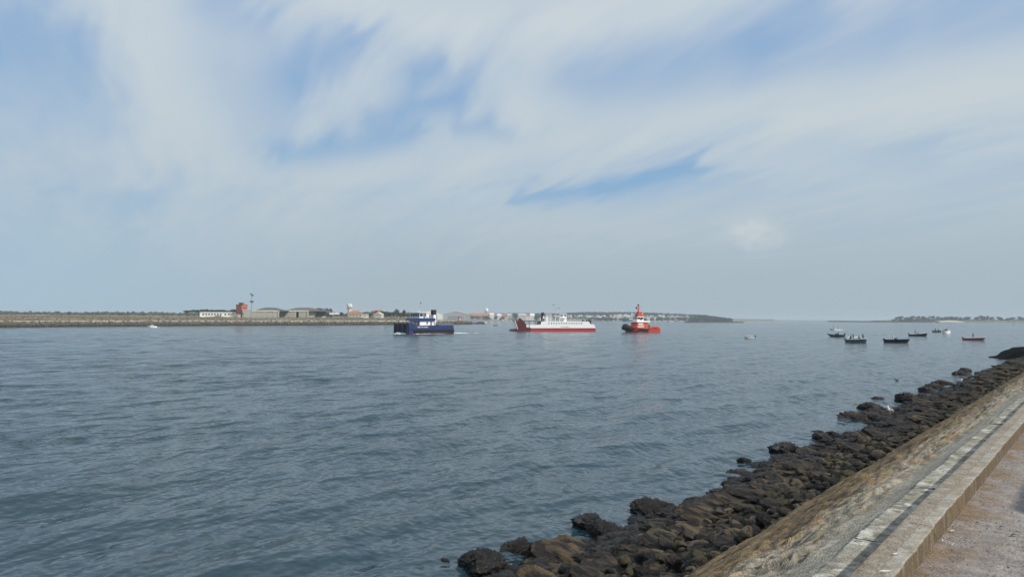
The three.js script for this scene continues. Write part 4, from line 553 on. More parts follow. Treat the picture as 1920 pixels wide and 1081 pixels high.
  foam('froth along the side of the blue tug', b.clone().addScaledVector(dir, -10).addScaledVector(side, 5), o.rotation.y, 21, 0.5, 0.14, 17);
}
// --- white and red car ferry
{
  const p = onLevel(1035, 620.3, 0), k = mpp(-p.z), o = thing('car_ferry', 'white car ferry with a red waterline band and raised maroon bow ramp', 'ferry', null, p, faceCam(p) + 0.2), X = (px) => (px - 1035) * k, Y = (py) => (620.3 - py) * k;
  const B = 6.2; const h = part('hull', [prism([[X(990), -1], [X(991), Y(614.6)], [X(1113.2), Y(614.4)], [X(1112.5), -0.2], [X(1109), -1]], -B, B)], V.ferryRed, o); part('fender_strake', box(X(990), X(1113), Y(615.2), Y(614.6), -B - 0.12, B + 0.12), V.boot, h);
  const s = part('side_plating', [prism([[X(990), Y(614.6)], [X(990.4), Y(608.8)], [X(1009), Y(608.2)], [X(1010.5), Y(602.6)], [X(1100), Y(602.4)], [X(1103.5), Y(607.3)], [X(1110), Y(607.2)], [X(1113), Y(614.5)]], B - 0.25, B), prism([[X(990), Y(614.6)], [X(990.4), Y(608.8)], [X(1009), Y(608.2)], [X(1010.5), Y(602.6)], [X(1100), Y(602.4)], [X(1103.5), Y(607.3)], [X(1110), Y(607.2)], [X(1113), Y(614.5)]], -B, -B + 0.25)], V.white, o);
  for (let i = 0; i < 14; i++) part('window', rbox(X(1024.5 + i * 4.75) - 0.2, X(1024.5 + i * 4.75) + 0.22, Y(607), Y(604.3), B - 0.02, B + 0.05, 0.03), V.glass, s); letters(o, X(1047.5), Y(613), B + 0.01, [0.42, 0.36, -0.2, 0.4, 0.4, -0.2, 0.42, 0.4, 0.36, 0.42, 0.4], 0.4, V.letter);
  part('car_deck', box(X(990), X(1112), 1.45, 1.6, -B + 0.25, B - 0.25), V.greyDeck, o); part('upper_deck', box(X(1011), X(1102), Y(602.6), Y(602.2), -B + 0.02, B - 0.02), V.offwhite, o); rails(o, [[X(1012), Y(602.2), B - 0.2], [X(1098), Y(602.2), B - 0.2]], 1.5, V.offwhite, 18); rails(o, [[X(1012), Y(602.2), -B + 0.2], [X(1098), Y(602.2), -B + 0.2]], 1.5, V.offwhite, 18);
  // bow ramp: three curved leaves raised over a dark sill
  for (let i = 0; i < 3; i++) { const z0 = -B + 0.4 + i * (2 * B - 0.8) / 3, z1 = z0 + (2 * B - 0.8) / 3 - 0.35, sx = (i - 1) * -5.2; const x0 = 966.5 + (2 - i) * 7.2, top = 600.5 - (2 - i) * 2.2; const lf = part('ramp_leaf', prism([[X(x0), Y(617)], [X(x0 + 8), Y(617)], [X(x0 + 6.6), Y(609)], [X(x0 + 3.4), Y(603)], [X(x0 - 5.2), Y(top)], [X(x0 - 6.4), Y(top + 1.2)], [X(x0 - 3.4), Y(605)], [X(x0 - 1.6), Y(610)]], z0, z1), V.maroon, o); part('leaf_edge', prism([[X(x0 - 0.5), Y(616)], [X(x0 + 0.1), Y(616)], [X(x0 - 1.5), Y(609.6)], [X(x0 - 5.9), Y(top + 1)], [X(x0 - 6.5), Y(top + 1.4)], [X(x0 - 2.9), Y(606.4)]], z1 - 0.3, z1 + 0.06), i ? V.offwhite : V.maroon, lf); }
  part('ramp_sill', prism([[X(957), 0.05], [X(958), Y(617)], [X(991), Y(613.5)], [X(991), -0.6], [X(966), -0.6]], -B + 0.2, B - 0.2), V.maroon, o); part('ramp_edge', [rod(X(966), Y(616.5), B, X(961), Y(600.5), B, 0.22), rod(X(968), Y(612), B - 3, X(963), Y(601), B - 3, 0.18)], V.offwhite, o);
  part('bow_gantry', box(X(986), X(1010), Y(602.4), Y(600.6), -B + 0.1, -B + 0.8), V.greyDeck, o); part('bow_gantry', [box(X(986), X(1010), Y(602.4), Y(600.6), B - 0.8, B - 0.1), rod(X(988), 1.5, B - 0.4, X(988), Y(601), B - 0.4, 0.2), rod(X(999), 1.5, B - 0.4, X(999), Y(601), B - 0.4, 0.2)], V.greyDeck, o);
  const w = part('bridge_tower', rbox(X(1049.5), X(1061), Y(602.4), Y(588), -1.8, 2.2, 0.15), V.white, o); for (const px of [1052.3, 1058.4]) part('bridge_window', rbox(X(px) - 0.45, X(px) + 0.45, Y(593), Y(590.2), 2.15, 2.26, 0.05), V.glass, w); part('bridge_roof', rbox(X(1048.6), X(1062), Y(588.2), Y(587.3), -2.3, 2.7, 0.08), V.offwhite, w); part('bridge_wing', box(X(1052), X(1058.5), Y(597), Y(594.8), 2.2, B - 0.5), V.offwhite, w); part('stair', [rod(X(1053), Y(602), 2.6, X(1058), Y(595), 2.6, 0.1), rod(X(1053), Y(602), 3.2, X(1058), Y(595), 3.2, 0.1)], V.steel, o);
  const m = part('mast', [rod(X(1050), Y(588), 0, X(1050), Y(574), 0, 0.12, 0.07), rod(X(1042), Y(602), 0, X(1042), Y(571.5), 0, 0.14, 0.07), rod(X(1036), Y(580), 0, X(1055), Y(580), 0, 0.06), rod(X(1037), Y(586), 0, X(1048), Y(586), 0, 0.06), rod(X(1054), Y(588), 0.8, X(1054), Y(577.5), 0.8, 0.08)], V.steel, o); part('flag', box(X(1037), X(1038.6), Y(572.3), Y(570.3), -0.05, 0.05), V.navyDark, m); part('flag_halyard', rod(X(1036.8), Y(586), 0, X(1037.4), Y(570), 0, 0.04), V.steel, m); part('radar', box(X(1046), X(1049), Y(577.6), Y(577), -0.8, 0.8), V.grey ?? V.greyDeck, m);
  const f = part('funnel', rbox(X(1013.5), X(1018.5), Y(602.4), Y(585.5), 0.6, 2.4, 0.3), V.black, o); part('vent', rbox(X(1016), X(1018.4), Y(597), Y(592.6), 2.42, 2.8, 0.05), V.white, f); part('lifejacket_locker', rbox(X(1022), X(1026.5), Y(602.2), Y(593), -1, 1, 0.1), V.offwhite, o);
  for (const px of [1010.5, 1030, 1039, 1046]) part('light_post', rod(X(px), Y(602.3), 3, X(px), Y(594.5), 3, 0.13), V.white, o); part('stern_winch', [box(X(1091.5), X(1094.5), Y(602.3), Y(599.4), 1, 3), new THREE.CylinderGeometry(0.8, 0.8, 1.4, 12).rotateX(1.57).translate(X(1103.6), Y(602), 2), box(X(1101.5), X(1105.6), Y(607), Y(599.5), -2, 2)], V.black, o); part('stern_ramp', prism([[X(1106), Y(607.2)], [X(1107.6), Y(599.6)], [X(1109), Y(599.4)], [X(1108.2), Y(607.2)]], -4, 4), V.letter, o);
  foam('pale ripple of foam along the ferry waterline', p.clone().add(new THREE.Vector3(-12.2, 0, B + 0.6)), o.rotation.y, 32, 0.5, 0.16, 23);
}
// --- red harbour tug
{
  const p = onLevel(1201, 622, 0), k = mpp(-p.z), o = thing('harbour_tug', 'red harbour tug with a black bow fender, white wheelhouse and tall red mast', 'tug', null, p, 0.6 + faceCam(p));
  const hg = hullGeo(18, 7.6, 1.75, { bow: 0.3, rake: 0.04, sheer: 0.55, draft: 1, flare: 0.95, stern: 0.12 }), h = part('hull', hg, V.red, o); part('rubbing_strake', railTube(hg, 0.22, -0.2), V.red, h); part('bulwark', railTube(hg, 0.16, 0.55), V.red, h);
  part('bow_fender', new THREE.TubeGeometry(new THREE.CatmullRomCurve3([[-6.6, 1.8, 3.0], [-8.0, 1.9, 2.2], [-9.0, 2.1, 0], [-8.0, 1.9, -2.2], [-6.6, 1.8, -3.0]].map((q) => new THREE.Vector3(...q))), 40, 1.05, 10), V.rubber, o); part('bow_pudding', new THREE.SphereGeometry(1.3, 16, 12).scale(1.1, 1.1, 1.7).translate(-8.3, 2.5, 0), V.rubber, o);
  const d = part('deckhouse', rbox(-3.6, 2.6, 1.7, 4.6, -2.6, 2.6, 0.15), V.orange, o); part('front_bulkhead', box(-3.68, -3.6, 1.8, 4.5, -2.5, 2.5), V.red, d); part('door', box(0.4, 1.2, 1.8, 3.8, 2.58, 2.66), V.red, d); part('name_board', box(-2.9, -0.3, 3.4, 4.2, 2.58, 2.66), V.offwhite, d); part('white_band', box(-3.4, 0.3, 2.2, 3.0, 2.6, 2.68), V.offwhite, d);
  part('boat_deck', rbox(-4.2, 3.4, 4.6, 5.2, -3.1, 3.1, 0.1), V.white, o); const w = part('wheelhouse', [box(-3.0, 0.4, 5.2, 6.0, -1.9, 1.9), box(-3.1, 0.5, 7.0, 7.3, -2.1, 2.1), ...[-1.8, -0.6, 0.6, 1.8].map((z) => box(-3, -2.8, 6, 7, z - 0.1, z + 0.1)), ...[-2.9, -1.2, 0.3].flatMap((x) => [box(x - 0.1, x + 0.1, 6, 7, 1.7, 1.9), box(x - 0.1, x + 0.1, 6, 7, -1.9, -1.7)])], V.white, o); part('glazing', box(-2.92, 0.32, 6, 7.02, -1.8, 1.8), V.glass, w); part('side_window', box(-1.4, -0.6, 5.5, 6.6, 1.88, 1.94), V.glass, w);
  const f = part('funnel', [prism([[-2.2, 7.3], [-1.6, 9.6], [0.1, 9.6], [0.5, 7.3]], -0.9, 0.9)], V.red, o); part('crane', [prism([[0.7, 7.6], [0.7, 8.6], [2.8, 7.6], [2.8, 7.2]], -0.3, 0.3)], V.orange, f); part('mast', [rod(-1.2, 9.4, 0, -1.2, 13.0, 0, 0.34, 0.1, 8), rod(-2.4, 12, 0, 0.8, 12, 0, 0.07), rod(-2, 12, 0, -1.3, 9.8, 0, 0.07), rod(-0.4, 12, 0, -1.1, 9.8, 0, 0.07), rod(-1.8, 10.6, 0, 0.4, 10.6, 0, 0.06)], V.red, o); part('mast_light', [box(-1.5, -0.9, 12.4, 13.1, -0.3, 0.3), box(-2.5, -2.1, 10.9, 12, -0.2, 0.2)], V.black, o);
  part('stay', rod(0.8, 12, 0, 4, 5.3, 0, 0.025), V.steel, o); part('monitor', [new THREE.SphereGeometry(0.55, 12, 8).translate(-3.2, 7.8, 0.9)], V.black, o);
  part('towing_winch', [new THREE.CylinderGeometry(0.8, 0.8, 1.8, 14).rotateX(1.57).translate(4.2, 2.6, 0), box(3.4, 5, 1.7, 2.2, -1.3, 1.3)], V.black, o); part('stern_roller', new THREE.CylinderGeometry(0.5, 0.5, 4.6, 12).rotateX(1.57).translate(8.6, 2.2, 0), V.red, o); const tg = new THREE.TorusGeometry(0.5, 0.2, 8, 14); for (let i = 0; i < 5; i++) { const t = part('tyre_fender', tg, V.rubber, o); t.position.set(-3.2 + i * 1.15, 1.0, 3.95); }
  rails(o, [[2.8, 2.2, 3.5], [8.4, 2.0, 3.0]], 0.8, V.steel); foam('low white bow wave along the front of the red tug', p.clone().add(new THREE.Vector3(-7.8, 0, 3.5)), o.rotation.y - 0.5, 8, 0.9, 0.3, 31);
}
console.log('ships ready');
// --- people: one continuous body from a smooth field of tapered bones, then hair and fingers
const bodies = {};
function bodyGeo(kind) {
  if (bodies[kind]) return bodies[kind];
  const sit = kind === 'sitting', hip = sit ? 0.5 : 0.95, sh = hip + 0.5, B = [], b = (a, c, r0, r1) => B.push([a, c, r0, r1]);
  b([0, hip, 0], [0, hip + 0.25, 0.01], 0.15, 0.14); b([0, hip + 0.25, 0.01], [0, sh - 0.06, 0], 0.14, 0.155); b([-0.15, sh - 0.03, 0], [0.15, sh - 0.03, 0], 0.075, 0.075); b([0, sh, 0], [0, sh + 0.1, 0.01], 0.055, 0.052); b([0, sh + 0.2, 0.02], [0, sh + 0.26, 0.01], 0.092, 0.098); b([0, sh + 0.17, 0.1], [0, sh + 0.19, 0.11], 0.018, 0.016);
  for (const s of [-1, 1]) {
    const el = [s * 0.27, sh - 0.3, 0.06], wr = sit || s > 0 ? [s * 0.2, sh - 0.38, 0.3] : [s * 0.3, sh - 0.55, 0.1]; b([s * 0.18, sh - 0.04, 0], el, 0.058, 0.046); b(el, wr, 0.045, 0.032); b(wr, [wr[0], wr[1] - 0.05, wr[2] + 0.06], 0.034, 0.028);
    const kn = sit ? [s * 0.13, hip - 0.02, 0.42] : [s * 0.1, 0.5, 0.03], an = sit ? [s * 0.13, 0.08, 0.42] : [s * 0.11, 0.08, 0]; b([s * 0.09, hip - 0.02, 0], kn, 0.092, 0.062); b(kn, an, 0.06, 0.042); b([an[0], 0.045, an[2]], [an[0], 0.04, an[2] + 0.16], 0.045, 0.035);
  }
  const R = 72, S = 1.0, C = sit ? 0.62 : 0.9, mc = new MarchingCubes(R, new THREE.MeshStandardMaterial(), false, false, 60000); mc.isolation = 0; const f = mc.field, P = new THREE.Vector3();
  for (let k = 0; k < R; k++) for (let j = 0; j < R; j++) for (let i = 0; i < R; i++) {
    const x = ((i - R / 2) / (R / 2)) * S, y = ((j - R / 2) / (R / 2)) * S + C, z = ((k - R / 2) / (R / 2)) * S; let e = 0;
    for (const [a, c, r0, r1] of B) { const vx = c[0] - a[0], vy = c[1] - a[1], vz = c[2] - a[2], t = clamp(((x - a[0]) * vx + (y - a[1]) * vy + (z - a[2]) * vz) / (vx * vx + vy * vy + vz * vz + 1e-9)), d = Math.hypot(x - a[0] - t * vx, y - a[1] - t * vy, z - a[2] - t * vz) - lerp(r0, r1, t); if (d < 0.3) e += Math.exp(-d * 45); }
    f[k * R * R + j * R + i] = e > 0 ? Math.log(e) / 45 : -0.3;
  }
  mc.update(); const n = mc.count, pos = new Float32Array(mc.positionArray.slice(0, n * 3)); for (let i = 0; i < n; i++) { pos[i * 3] *= S; pos[i * 3 + 1] = pos[i * 3 + 1] * S + C; pos[i * 3 + 2] *= S; }
  let g = new THREE.BufferGeometry(); g.setAttribute('position', new THREE.BufferAttribute(pos, 3)); g = mergeVertices(g, 1e-4); g.computeVertexNormals(); g = g.toNonIndexed(); g.setAttribute('uv', new THREE.Float32BufferAttribute(new Float32Array(g.attributes.position.count * 2), 2));
  const fingers = []; for (const s of [-1, 1]) { const wr = sit || s > 0 ? [s * 0.2, sh - 0.44, 0.37] : [s * 0.3, sh - 0.61, 0.17]; [-0.027, -0.009, 0.009, 0.027].forEach((q, i) => fingers.push(rod(wr[0] + q, wr[1], wr[2], wr[0] + q * 1.1, wr[1] - 0.055 + 0.008 * Math.abs(i - 1.5), wr[2] + 0.025, 0.0095, 0.007, 5))); fingers.push(rod(wr[0] - s * 0.025, wr[1] + 0.03, wr[2] - 0.02, wr[0] - s * 0.06, wr[1], wr[2] + 0.01, 0.0105, 0.008, 5)); }
  return bodies[kind] = { g: join([g, ...fingers]), sh };
}
const skin = mat(0.4, 0.24, 0.17, 0.7), hairM = mat(0.02, 0.015, 0.012, 0.8);
function person(label, pos, turn, kind, clothes, cap, group) {
  const { g, sh } = bodyGeo(kind), o = thing('person', label, 'person', group, pos, turn), body = part('body', g, clothes, o);
  part('face', new THREE.SphereGeometry(0.088, 14, 10, 0, Math.PI, 0.5, 1.9).translate(0, sh + 0.215, 0.03), skin, o); part('hair', new THREE.SphereGeometry(0.108, 14, 8, 0, 6.3, 0, 1.55).translate(0, sh + 0.245, 0.0), cap ?? hairM, o); return o;
}
// --- small boats
const outboard = (o, x, y, m = V.engine) => { const e = part('outboard_motor', rbox(x - 0.05, x + 0.42, y, y + 0.55, -0.2, 0.2, 0.1), m, o); part('motor_leg', box(x + 0.1, x + 0.26, y - 0.85, y, -0.07, 0.07), m, e); return e; };
const boatAt = (px, py, turn, name, label, cat = 'boat') => { const p = onLevel(px, py, 0); return thing(name, label, cat, null, p, turn + faceCam(p)); };
const inBoat = (o, x, y, z) => new THREE.Vector3(x, y, z).applyAxisAngle(new THREE.Vector3(0, 1, 0), o.rotation.y).add(o.position);
const cloth = { dark: mat(0.018, 0.02, 0.028, 0.9), darkRed: mat(0.05, 0.014, 0.018, 0.9), navy: mat(0.02, 0.028, 0.05, 0.9), grey: mat(0.08, 0.085, 0.09, 0.9), pale: mat(0.55, 0.56, 0.56, 0.9), green: mat(0.05, 0.065, 0.05, 0.9) };
{ // slate boat with four figures; bow to the right
  const o = boatAt(1606, 642, Math.PI - 0.15, 'fishing_boat', 'slate grey open fishing boat with four people standing and sitting aboard'), g = hullGeo(5.1, 1.95, 0.85, { open: true, floor: 0.42, sheer: 0.3, rake: 0.08, draft: 0.35 }); const h = part('hull', g, V.slate, o); part('gunwale', railTube(g, 0.05), V.offwhite, h); part('console', rbox(-0.1, 0.5, 0.15, 1.1, -0.35, 0.35, 0.06), V.white, o); part('windscreen', box(-0.2, -0.12, 1.1, 1.45, -0.33, 0.33), V.glass, o); part('bench', box(1.1, 1.5, 0.15, 0.55, -0.8, 0.8), V.offwhite, o); part('rail', [rod(-1.9, 1.0, 0.6, -2.5, 1.35, 0, 0.025), rod(-1.9, 1.0, -0.6, -2.5, 1.35, 0, 0.025)], V.steel, o); outboard(o, 2.5, 0.5);
  person('person in dark clothes standing at the bow of the slate boat', inBoat(o, -1.55, 0.6, 0.1), o.rotation.y - 1.2, 'standing', cloth.dark); person('person in a dark red jacket standing by the console of the slate boat', inBoat(o, 0.85, 0.5, 0.2), o.rotation.y - 1.5, 'standing', cloth.darkRed); person('person in navy bending at the stern bench of the slate boat', inBoat(o, 1.4, 0.58, 0.3), o.rotation.y + 0.8, 'sitting', cloth.navy); person('person in a grey top sitting amidships in the slate boat', inBoat(o, -0.55, 0.6, 0.2), o.rotation.y - 1.0, 'sitting', cloth.grey);
}
{ // black open boat with a console
  const o = boatAt(1682, 642, Math.PI + 0.1, 'fishing_boat', 'long black open boat with one person beside a small console'), g = hullGeo(6.1, 2.1, 0.78, { open: true, floor: 0.42, sheer: 0.28, rake: 0.14, draft: 0.35 }); const h = part('hull', g, V.darkHull, o); part('gunwale', railTube(g, 0.05), V.black, h); part('console', rbox(0.0, 0.6, 0.15, 1.25, -0.4, 0.4, 0.08), V.slate, o); part('windscreen', box(-0.12, -0.04, 1.2, 1.55, -0.38, 0.38), V.glass, o); part('seat', rbox(0.9, 1.3, 0.15, 0.65, -0.5, 0.5, 0.05), V.greyDeck, o); outboard(o, 2.95, 0.55); person('person in a pale top and dark cap standing in the long black boat', inBoat(o, 0.95, 0.45, 0.25), o.rotation.y - 1.6, 'standing', cloth.pale, hairM);
}
{ const o = boatAt(1721.5, 629.6, Math.PI + 0.05, 'fishing_boat', 'small black boat with a raised bow and pale gunwale, one person aboard'), g = hullGeo(6.2, 2.0, 0.72, { open: true, floor: 0.42, sheer: 0.75, rake: 0.1, draft: 0.3 }); const h = part('hull', g, V.darkHull, o); part('gunwale', railTube(g, 0.05), V.offwhite, h); part('console', rbox(-0.3, 0.5, 0.15, 1.35, -0.45, 0.45, 0.08), V.letter, o); outboard(o, 2.95, 0.5); person('person in grey standing behind the console of the small black boat', inBoat(o, 1.0, 0.45, 0), o.rotation.y - 1.5, 'standing', cloth.grey); }
{ const o = boatAt(1757, 622.2, Math.PI, 'fishing_boat', 'tiny dark dinghy with two people beside the white motor boat'), g = hullGeo(3.9, 1.7, 0.6, { open: true, floor: 0.42, sheer: 0.15, draft: 0.25 }); const h = part('hull', g, V.darkHull, o); part('gunwale', railTube(g, 0.06), V.black, h); outboard(o, 1.85, 0.4); person('person in dark clothes standing at one end of the dark dinghy', inBoat(o, 0.75, 0.16, 0), o.rotation.y, 'standing', cloth.dark); person('stooped person in green sitting in the dark dinghy', inBoat(o, -0.6, 0.35, 0), o.rotation.y, 'sitting', cloth.green); }
{ const o = boatAt(1773, 625, 1.15, 'motor_boat', 'white motor boat seen bow on beside the dark dinghy'), g = hullGeo(5.2, 2.3, 1.05, { sheer: 0.35, rake: 0.16, draft: 0.35 }); const h = part('hull', g, V.white, o); part('gunwale', railTube(g, 0.06), V.offwhite, h); part('windscreen', prism([[-0.3, 1.1], [0.1, 1.75], [0.2, 1.75], [0.0, 1.1]], -0.8, 0.8), V.glass, o); part('cockpit', rbox(0.1, 2.3, 1.06, 1.3, -0.9, 0.9, 0.08), V.offwhite, o); outboard(o, 2.5, 0.7); person('person at the wheel of the white bow-on motor boat', inBoat(o, 0.9, 0.6, 0), o.rotation.y - 1.57, 'standing', cloth.grey); }
{ const o = boatAt(1827, 637.4, Math.PI + 0.12, 'fishing_boat', 'red open boat with a pale forward half and one person aboard'), g = hullGeo(5.9, 1.95, 0.68, { open: true, floor: 0.42, sheer: 0.35, rake: 0.16, draft: 0.3 }); const h = part('hull', g, V.pinkRed, o); part('gunwale', railTube(g, 0.045), V.offwhite, h); part('foredeck', prism([[-2.5, 0.86], [-0.4, 0.78], [-0.4, 1.05], [-1.6, 1.0]], -0.6, 0.6), V.offwhite, o); part('bow_panel', [box(-2.0, 0.2, 0.12, 0.5, 0.9, 0.97)], V.letter, h); outboard(o, 2.85, 0.45, V.pinkRed); person('person in dark clothes standing in the red boat', inBoat(o, 0.35, 0.4, 0), o.rotation.y - 1.57, 'standing', cloth.dark); }
{ // rigid inflatable
  const o = boatAt(1569, 631, -0.12, 'inflatable_boat', 'dark rigid inflatable boat with one person and a big outboard motor'), tube = new THREE.CatmullRomCurve3([[2.5, 0.5, 0.85], [-1.2, 0.55, 0.9], [-2.5, 0.75, 0.45], [-2.9, 0.9, 0], [-2.5, 0.75, -0.45], [-1.2, 0.55, -0.9], [2.5, 0.5, -0.85]].map((q) => new THREE.Vector3(...q))); part('tube', new THREE.TubeGeometry(tube, 60, 0.26, 10), V.darkHull, o); part('keel', hullGeo(5, 1.6, 0.35, { draft: 0.35 }), V.greyDeck, o); part('console', rbox(-0.5, 0.1, 0.35, 1.2, -0.35, 0.35, 0.08), V.black, o); part('seat', rbox(0.4, 1.2, 0.35, 0.8, -0.3, 0.3, 0.08), V.black, o); outboard(o, 2.45, 0.75); person('person in black riding the dark inflatable boat', inBoat(o, 0.55, 0.4, 0), o.rotation.y - 1.57, 'sitting', cloth.dark); foam('wake behind the dark inflatable boat', inBoat(o, 2.6, 0, 0), o.rotation.y, 6, 1.2, 0.2, 41);
}
function cruiser(o, L, m) { const g = hullGeo(L, L * 0.36, L * 0.16, { sheer: 0.35, rake: 0.14, draft: 0.3 }); const h = part('hull', g, m, o); part('gunwale', railTube(g, 0.06), V.offwhite, h); const c = part('cabin', prism([[-L * 0.22, L * 0.17], [-L * 0.1, L * 0.3], [L * 0.14, L * 0.3], [L * 0.16, L * 0.17]], -L * 0.12, L * 0.12), V.white, o); part('cabin_window', prism([[-L * 0.17, L * 0.21], [-L * 0.1, L * 0.275], [L * 0.1, L * 0.275], [L * 0.1, L * 0.21]], -L * 0.125, L * 0.125), V.glass, c); part('cockpit_floor', box(L * 0.17, L * 0.46, L * 0.165, L * 0.172, -L * 0.13, L * 0.13), V.greyDeck, o); outboard(o, L * 0.49, L * 0.12); }
{ const o = boatAt(1405, 634, 0.2, 'motor_boat', 'small white motor boat with dark windows alone on the open water'); cruiser(o, 3.3, V.white); }
{ const o = boatAt(1563, 618, 0.1, 'motor_boat', 'white motor boat with a short mast throwing up spray behind the dark inflatable'); cruiser(o, 4.2, V.offwhite); part('mast', [rod(-0.2, 1.1, 0, -0.2, 2.8, 0, 0.1)], V.black, o); foam('spray around the white motor boat with the mast', inBoat(o, 0, 0, 1), o.rotation.y, 7, 0.8, 0.25, 43); }
{ const o = boatAt(285, 613.6, 0.1, 'motor_boat', 'white motor boat running along the foot of the far training wall'); cruiser(o, 5.4, V.offwhite); foam('spray behind the white motor boat by the training wall', inBoat(o, 1, 0, 1), o.rotation.y, 4, 0.7, 0.25, 45); }
{ const o = boatAt(909, 604.6, 0.1, 'motor_boat', 'tiny white and dark motor boat beyond the red beacon'); cruiser(o, 7.5, V.white); }
{ const o = boatAt(928.5, 610.2, 0.1, 'motor_boat', 'tiny low boat on the water between the blue tug and the ferry'); cruiser(o, 3.8, V.slate); }
{ const o = boatAt(1902, 608.8, 0.3, 'motor_boat', 'tiny white boat off the distant wooded shore'); cruiser(o, 5, V.white); }
{ const o = boatAt(1751, 605.2, 0.3, 'motor_boat', 'white launch lying at the end of the far mole'); cruiser(o, 6, V.white); }
{ // moored trawler and sailing yacht by the town
  const q = atDepth(1182, 600, 2100), o = thing('trawler', 'blue-green trawler with a pale superstructure moored before the far town', 'ship', null, new THREE.Vector3(q.x, 0, q.z), faceCam(q)), g = hullGeo(46, 9, 4.6, { sheer: 0.55, rake: 0.06, draft: 1, bow: 0.25 }); part('hull', g, V.teal, o); const s = part('superstructure', [rbox(-4, 17, 4.6, 8.4, -3.6, 3.6, 0.3), rbox(0, 12, 8.4, 11.6, -3.2, 3.2, 0.3)], V.offwhite, o); part('bridge_windows', box(-0.1, 11, 9.4, 10.8, -3.25, 3.25), V.glass, s); part('mast', [rod(4, 11.6, 0, 4, 17, 0, 0.25), rod(18, 4.6, 0, 18, 13, 0, 0.3)], V.steel, o);
  const y = atDepth(1258, 601, 1900), a = thing('sailing_yacht', 'white sailing yacht with a tall bare mast moored before the far town', 'yacht', null, new THREE.Vector3(y.x, 0, y.z), faceCam(y)), h = hullGeo(17, 4.2, 1.5, { sheer: 0.25, rake: 0.1, draft: 0.6 }); part('hull', h, V.white, a); part('cabin', rbox(-3, 4, 1.5, 2.4, -1.2, 1.2, 0.3), V.offwhite, a); const m = part('mast', rod(-1.5, 1.5, 0, -1.5, 31, 0, 0.42, 0.2), V.white, a); part('boom', rod(-1.5, 3.4, 0, 5.5, 3.6, 0, 0.28), V.offwhite, m); part('rigging', [rod(-1.5, 30, 0, -8, 1.8, 0, 0.04), rod(-1.5, 30, 0, 8, 1.6, 0, 0.04)], V.steel, m);
  const rr = rng(91); [[1229, 12], [1237, 9], [1247, 10], [1268, 9], [1276, 12], [1217, 9], [1150, 8], [1140, 8], [950, 8], [957, 9], [943, 7]].forEach(([px, w], i) => { const z = px < 1000 ? 2180 : 2250, k = mpp(z), q2 = atDepth(px, 600, z), b = thing('moored_boat', px < 1000 ? 'small pale boat moored in front of the tiled waterfront buildings' : 'small white boat moored along the far town quay', 'boat', px < 1000 ? 'boats moored left of the ferry' : 'boats moored along the town quay', new THREE.Vector3(q2.x, 0, q2.z), faceCam(q2)); const gg = hullGeo(w * k * 0.7, 3.4, 1.4, { sheer: 0.3, draft: 0.4 }); part('hull', gg, i % 4 === 3 ? V.slate : V.white, b); part('cabin', rbox(-1.5, 2.5, 1.4, 3, -1.1, 1.1, 0.2), V.offwhite, b); });
}
console.log('boats ready');
// --- birds
function birdGeo() { const body = new THREE.SphereGeometry(1, 18, 12).scale(0.26, 0.11, 0.1); const p = body.attributes.position; for (let i = 0; i < p.count; i++) { const x = p.getX(i), t = sst(0.05, 0.26, x); p.setY(i, p.getY(i) * (1 - 0.55 * t) + 0.02 * t); p.setZ(i, p.getZ(i) * (1 - 0.5 * t)); } body.computeVertexNormals(); return body; }
const gullG = birdGeo(), featherW = mat(0.75, 0.75, 0.73, 0.8), featherG = mat(0.3, 0.32, 0.34, 0.8), beakM = mat(0.5, 0.3, 0.03, 0.6);
function gull(label, pos, turn, s = 1) { const o = thing('gull', label, 'bird', null, pos, turn); o.scale.setScalar(s); const b = part('body', gullG, featherW, o); b.position.y = 0.27; b.rotation.z = -0.35; part('head', join([new THREE.SphereGeometry(0.075, 14, 10).translate(-0.2, 0.47, 0), rod(-0.16, 0.33, 0, -0.2, 0.46, 0, 0.075, 0.06, 10)]), featherW, o); part('beak', rod(-0.25, 0.47, 0, -0.36, 0.45, 0, 0.022, 0.008), beakM, o); for (const z of [-1, 1]) { part('wing', new THREE.SphereGeometry(1, 14, 8).scale(0.24, 0.07, 0.025).rotateZ(-0.3).translate(0.08, 0.29, z * 0.1), featherG, o); part('leg', rod(0.02, 0, z * 0.05, 0.0, 0.22, z * 0.04, 0.012, 0.014), beakM, o); } part('tail', prism([[0.2, 0.2], [0.42, 0.1], [0.42, 0.13], [0.2, 0.26]], -0.05, 0.05), featherG, o); return o; }
{ const a = onLevel(1668, 776, 0.3); gull('white gull standing on a dark rock where the bank meets the water', a, 0.6, 0.95); const b = onLevel(1799, 720, 0.55); gull('second pale gull resting higher up on the far rocks', b, 2.4, 0.9);
  const d = onLevel(1682, 712.5, 0), o = thing('diving_bird', 'dark cormorant swimming on the water off the rocks', 'bird', null, d, 0.2); o.scale.setScalar(0.55); const bb = part('body', gullG, mat(0.02, 0.02, 0.02, 0.7), o); bb.scale.set(1.6, 1, 1.2); bb.position.y = 0.05; part('neck', join([rod(-0.34, 0.06, 0, -0.42, 0.34, 0, 0.05, 0.035, 8), new THREE.SphereGeometry(0.06, 10, 8).translate(-0.44, 0.37, 0)]), mat(0.02, 0.02, 0.02, 0.7), o); part('beak', rod(-0.48, 0.37, 0, -0.6, 0.38, 0, 0.02, 0.008), beakM, o); }
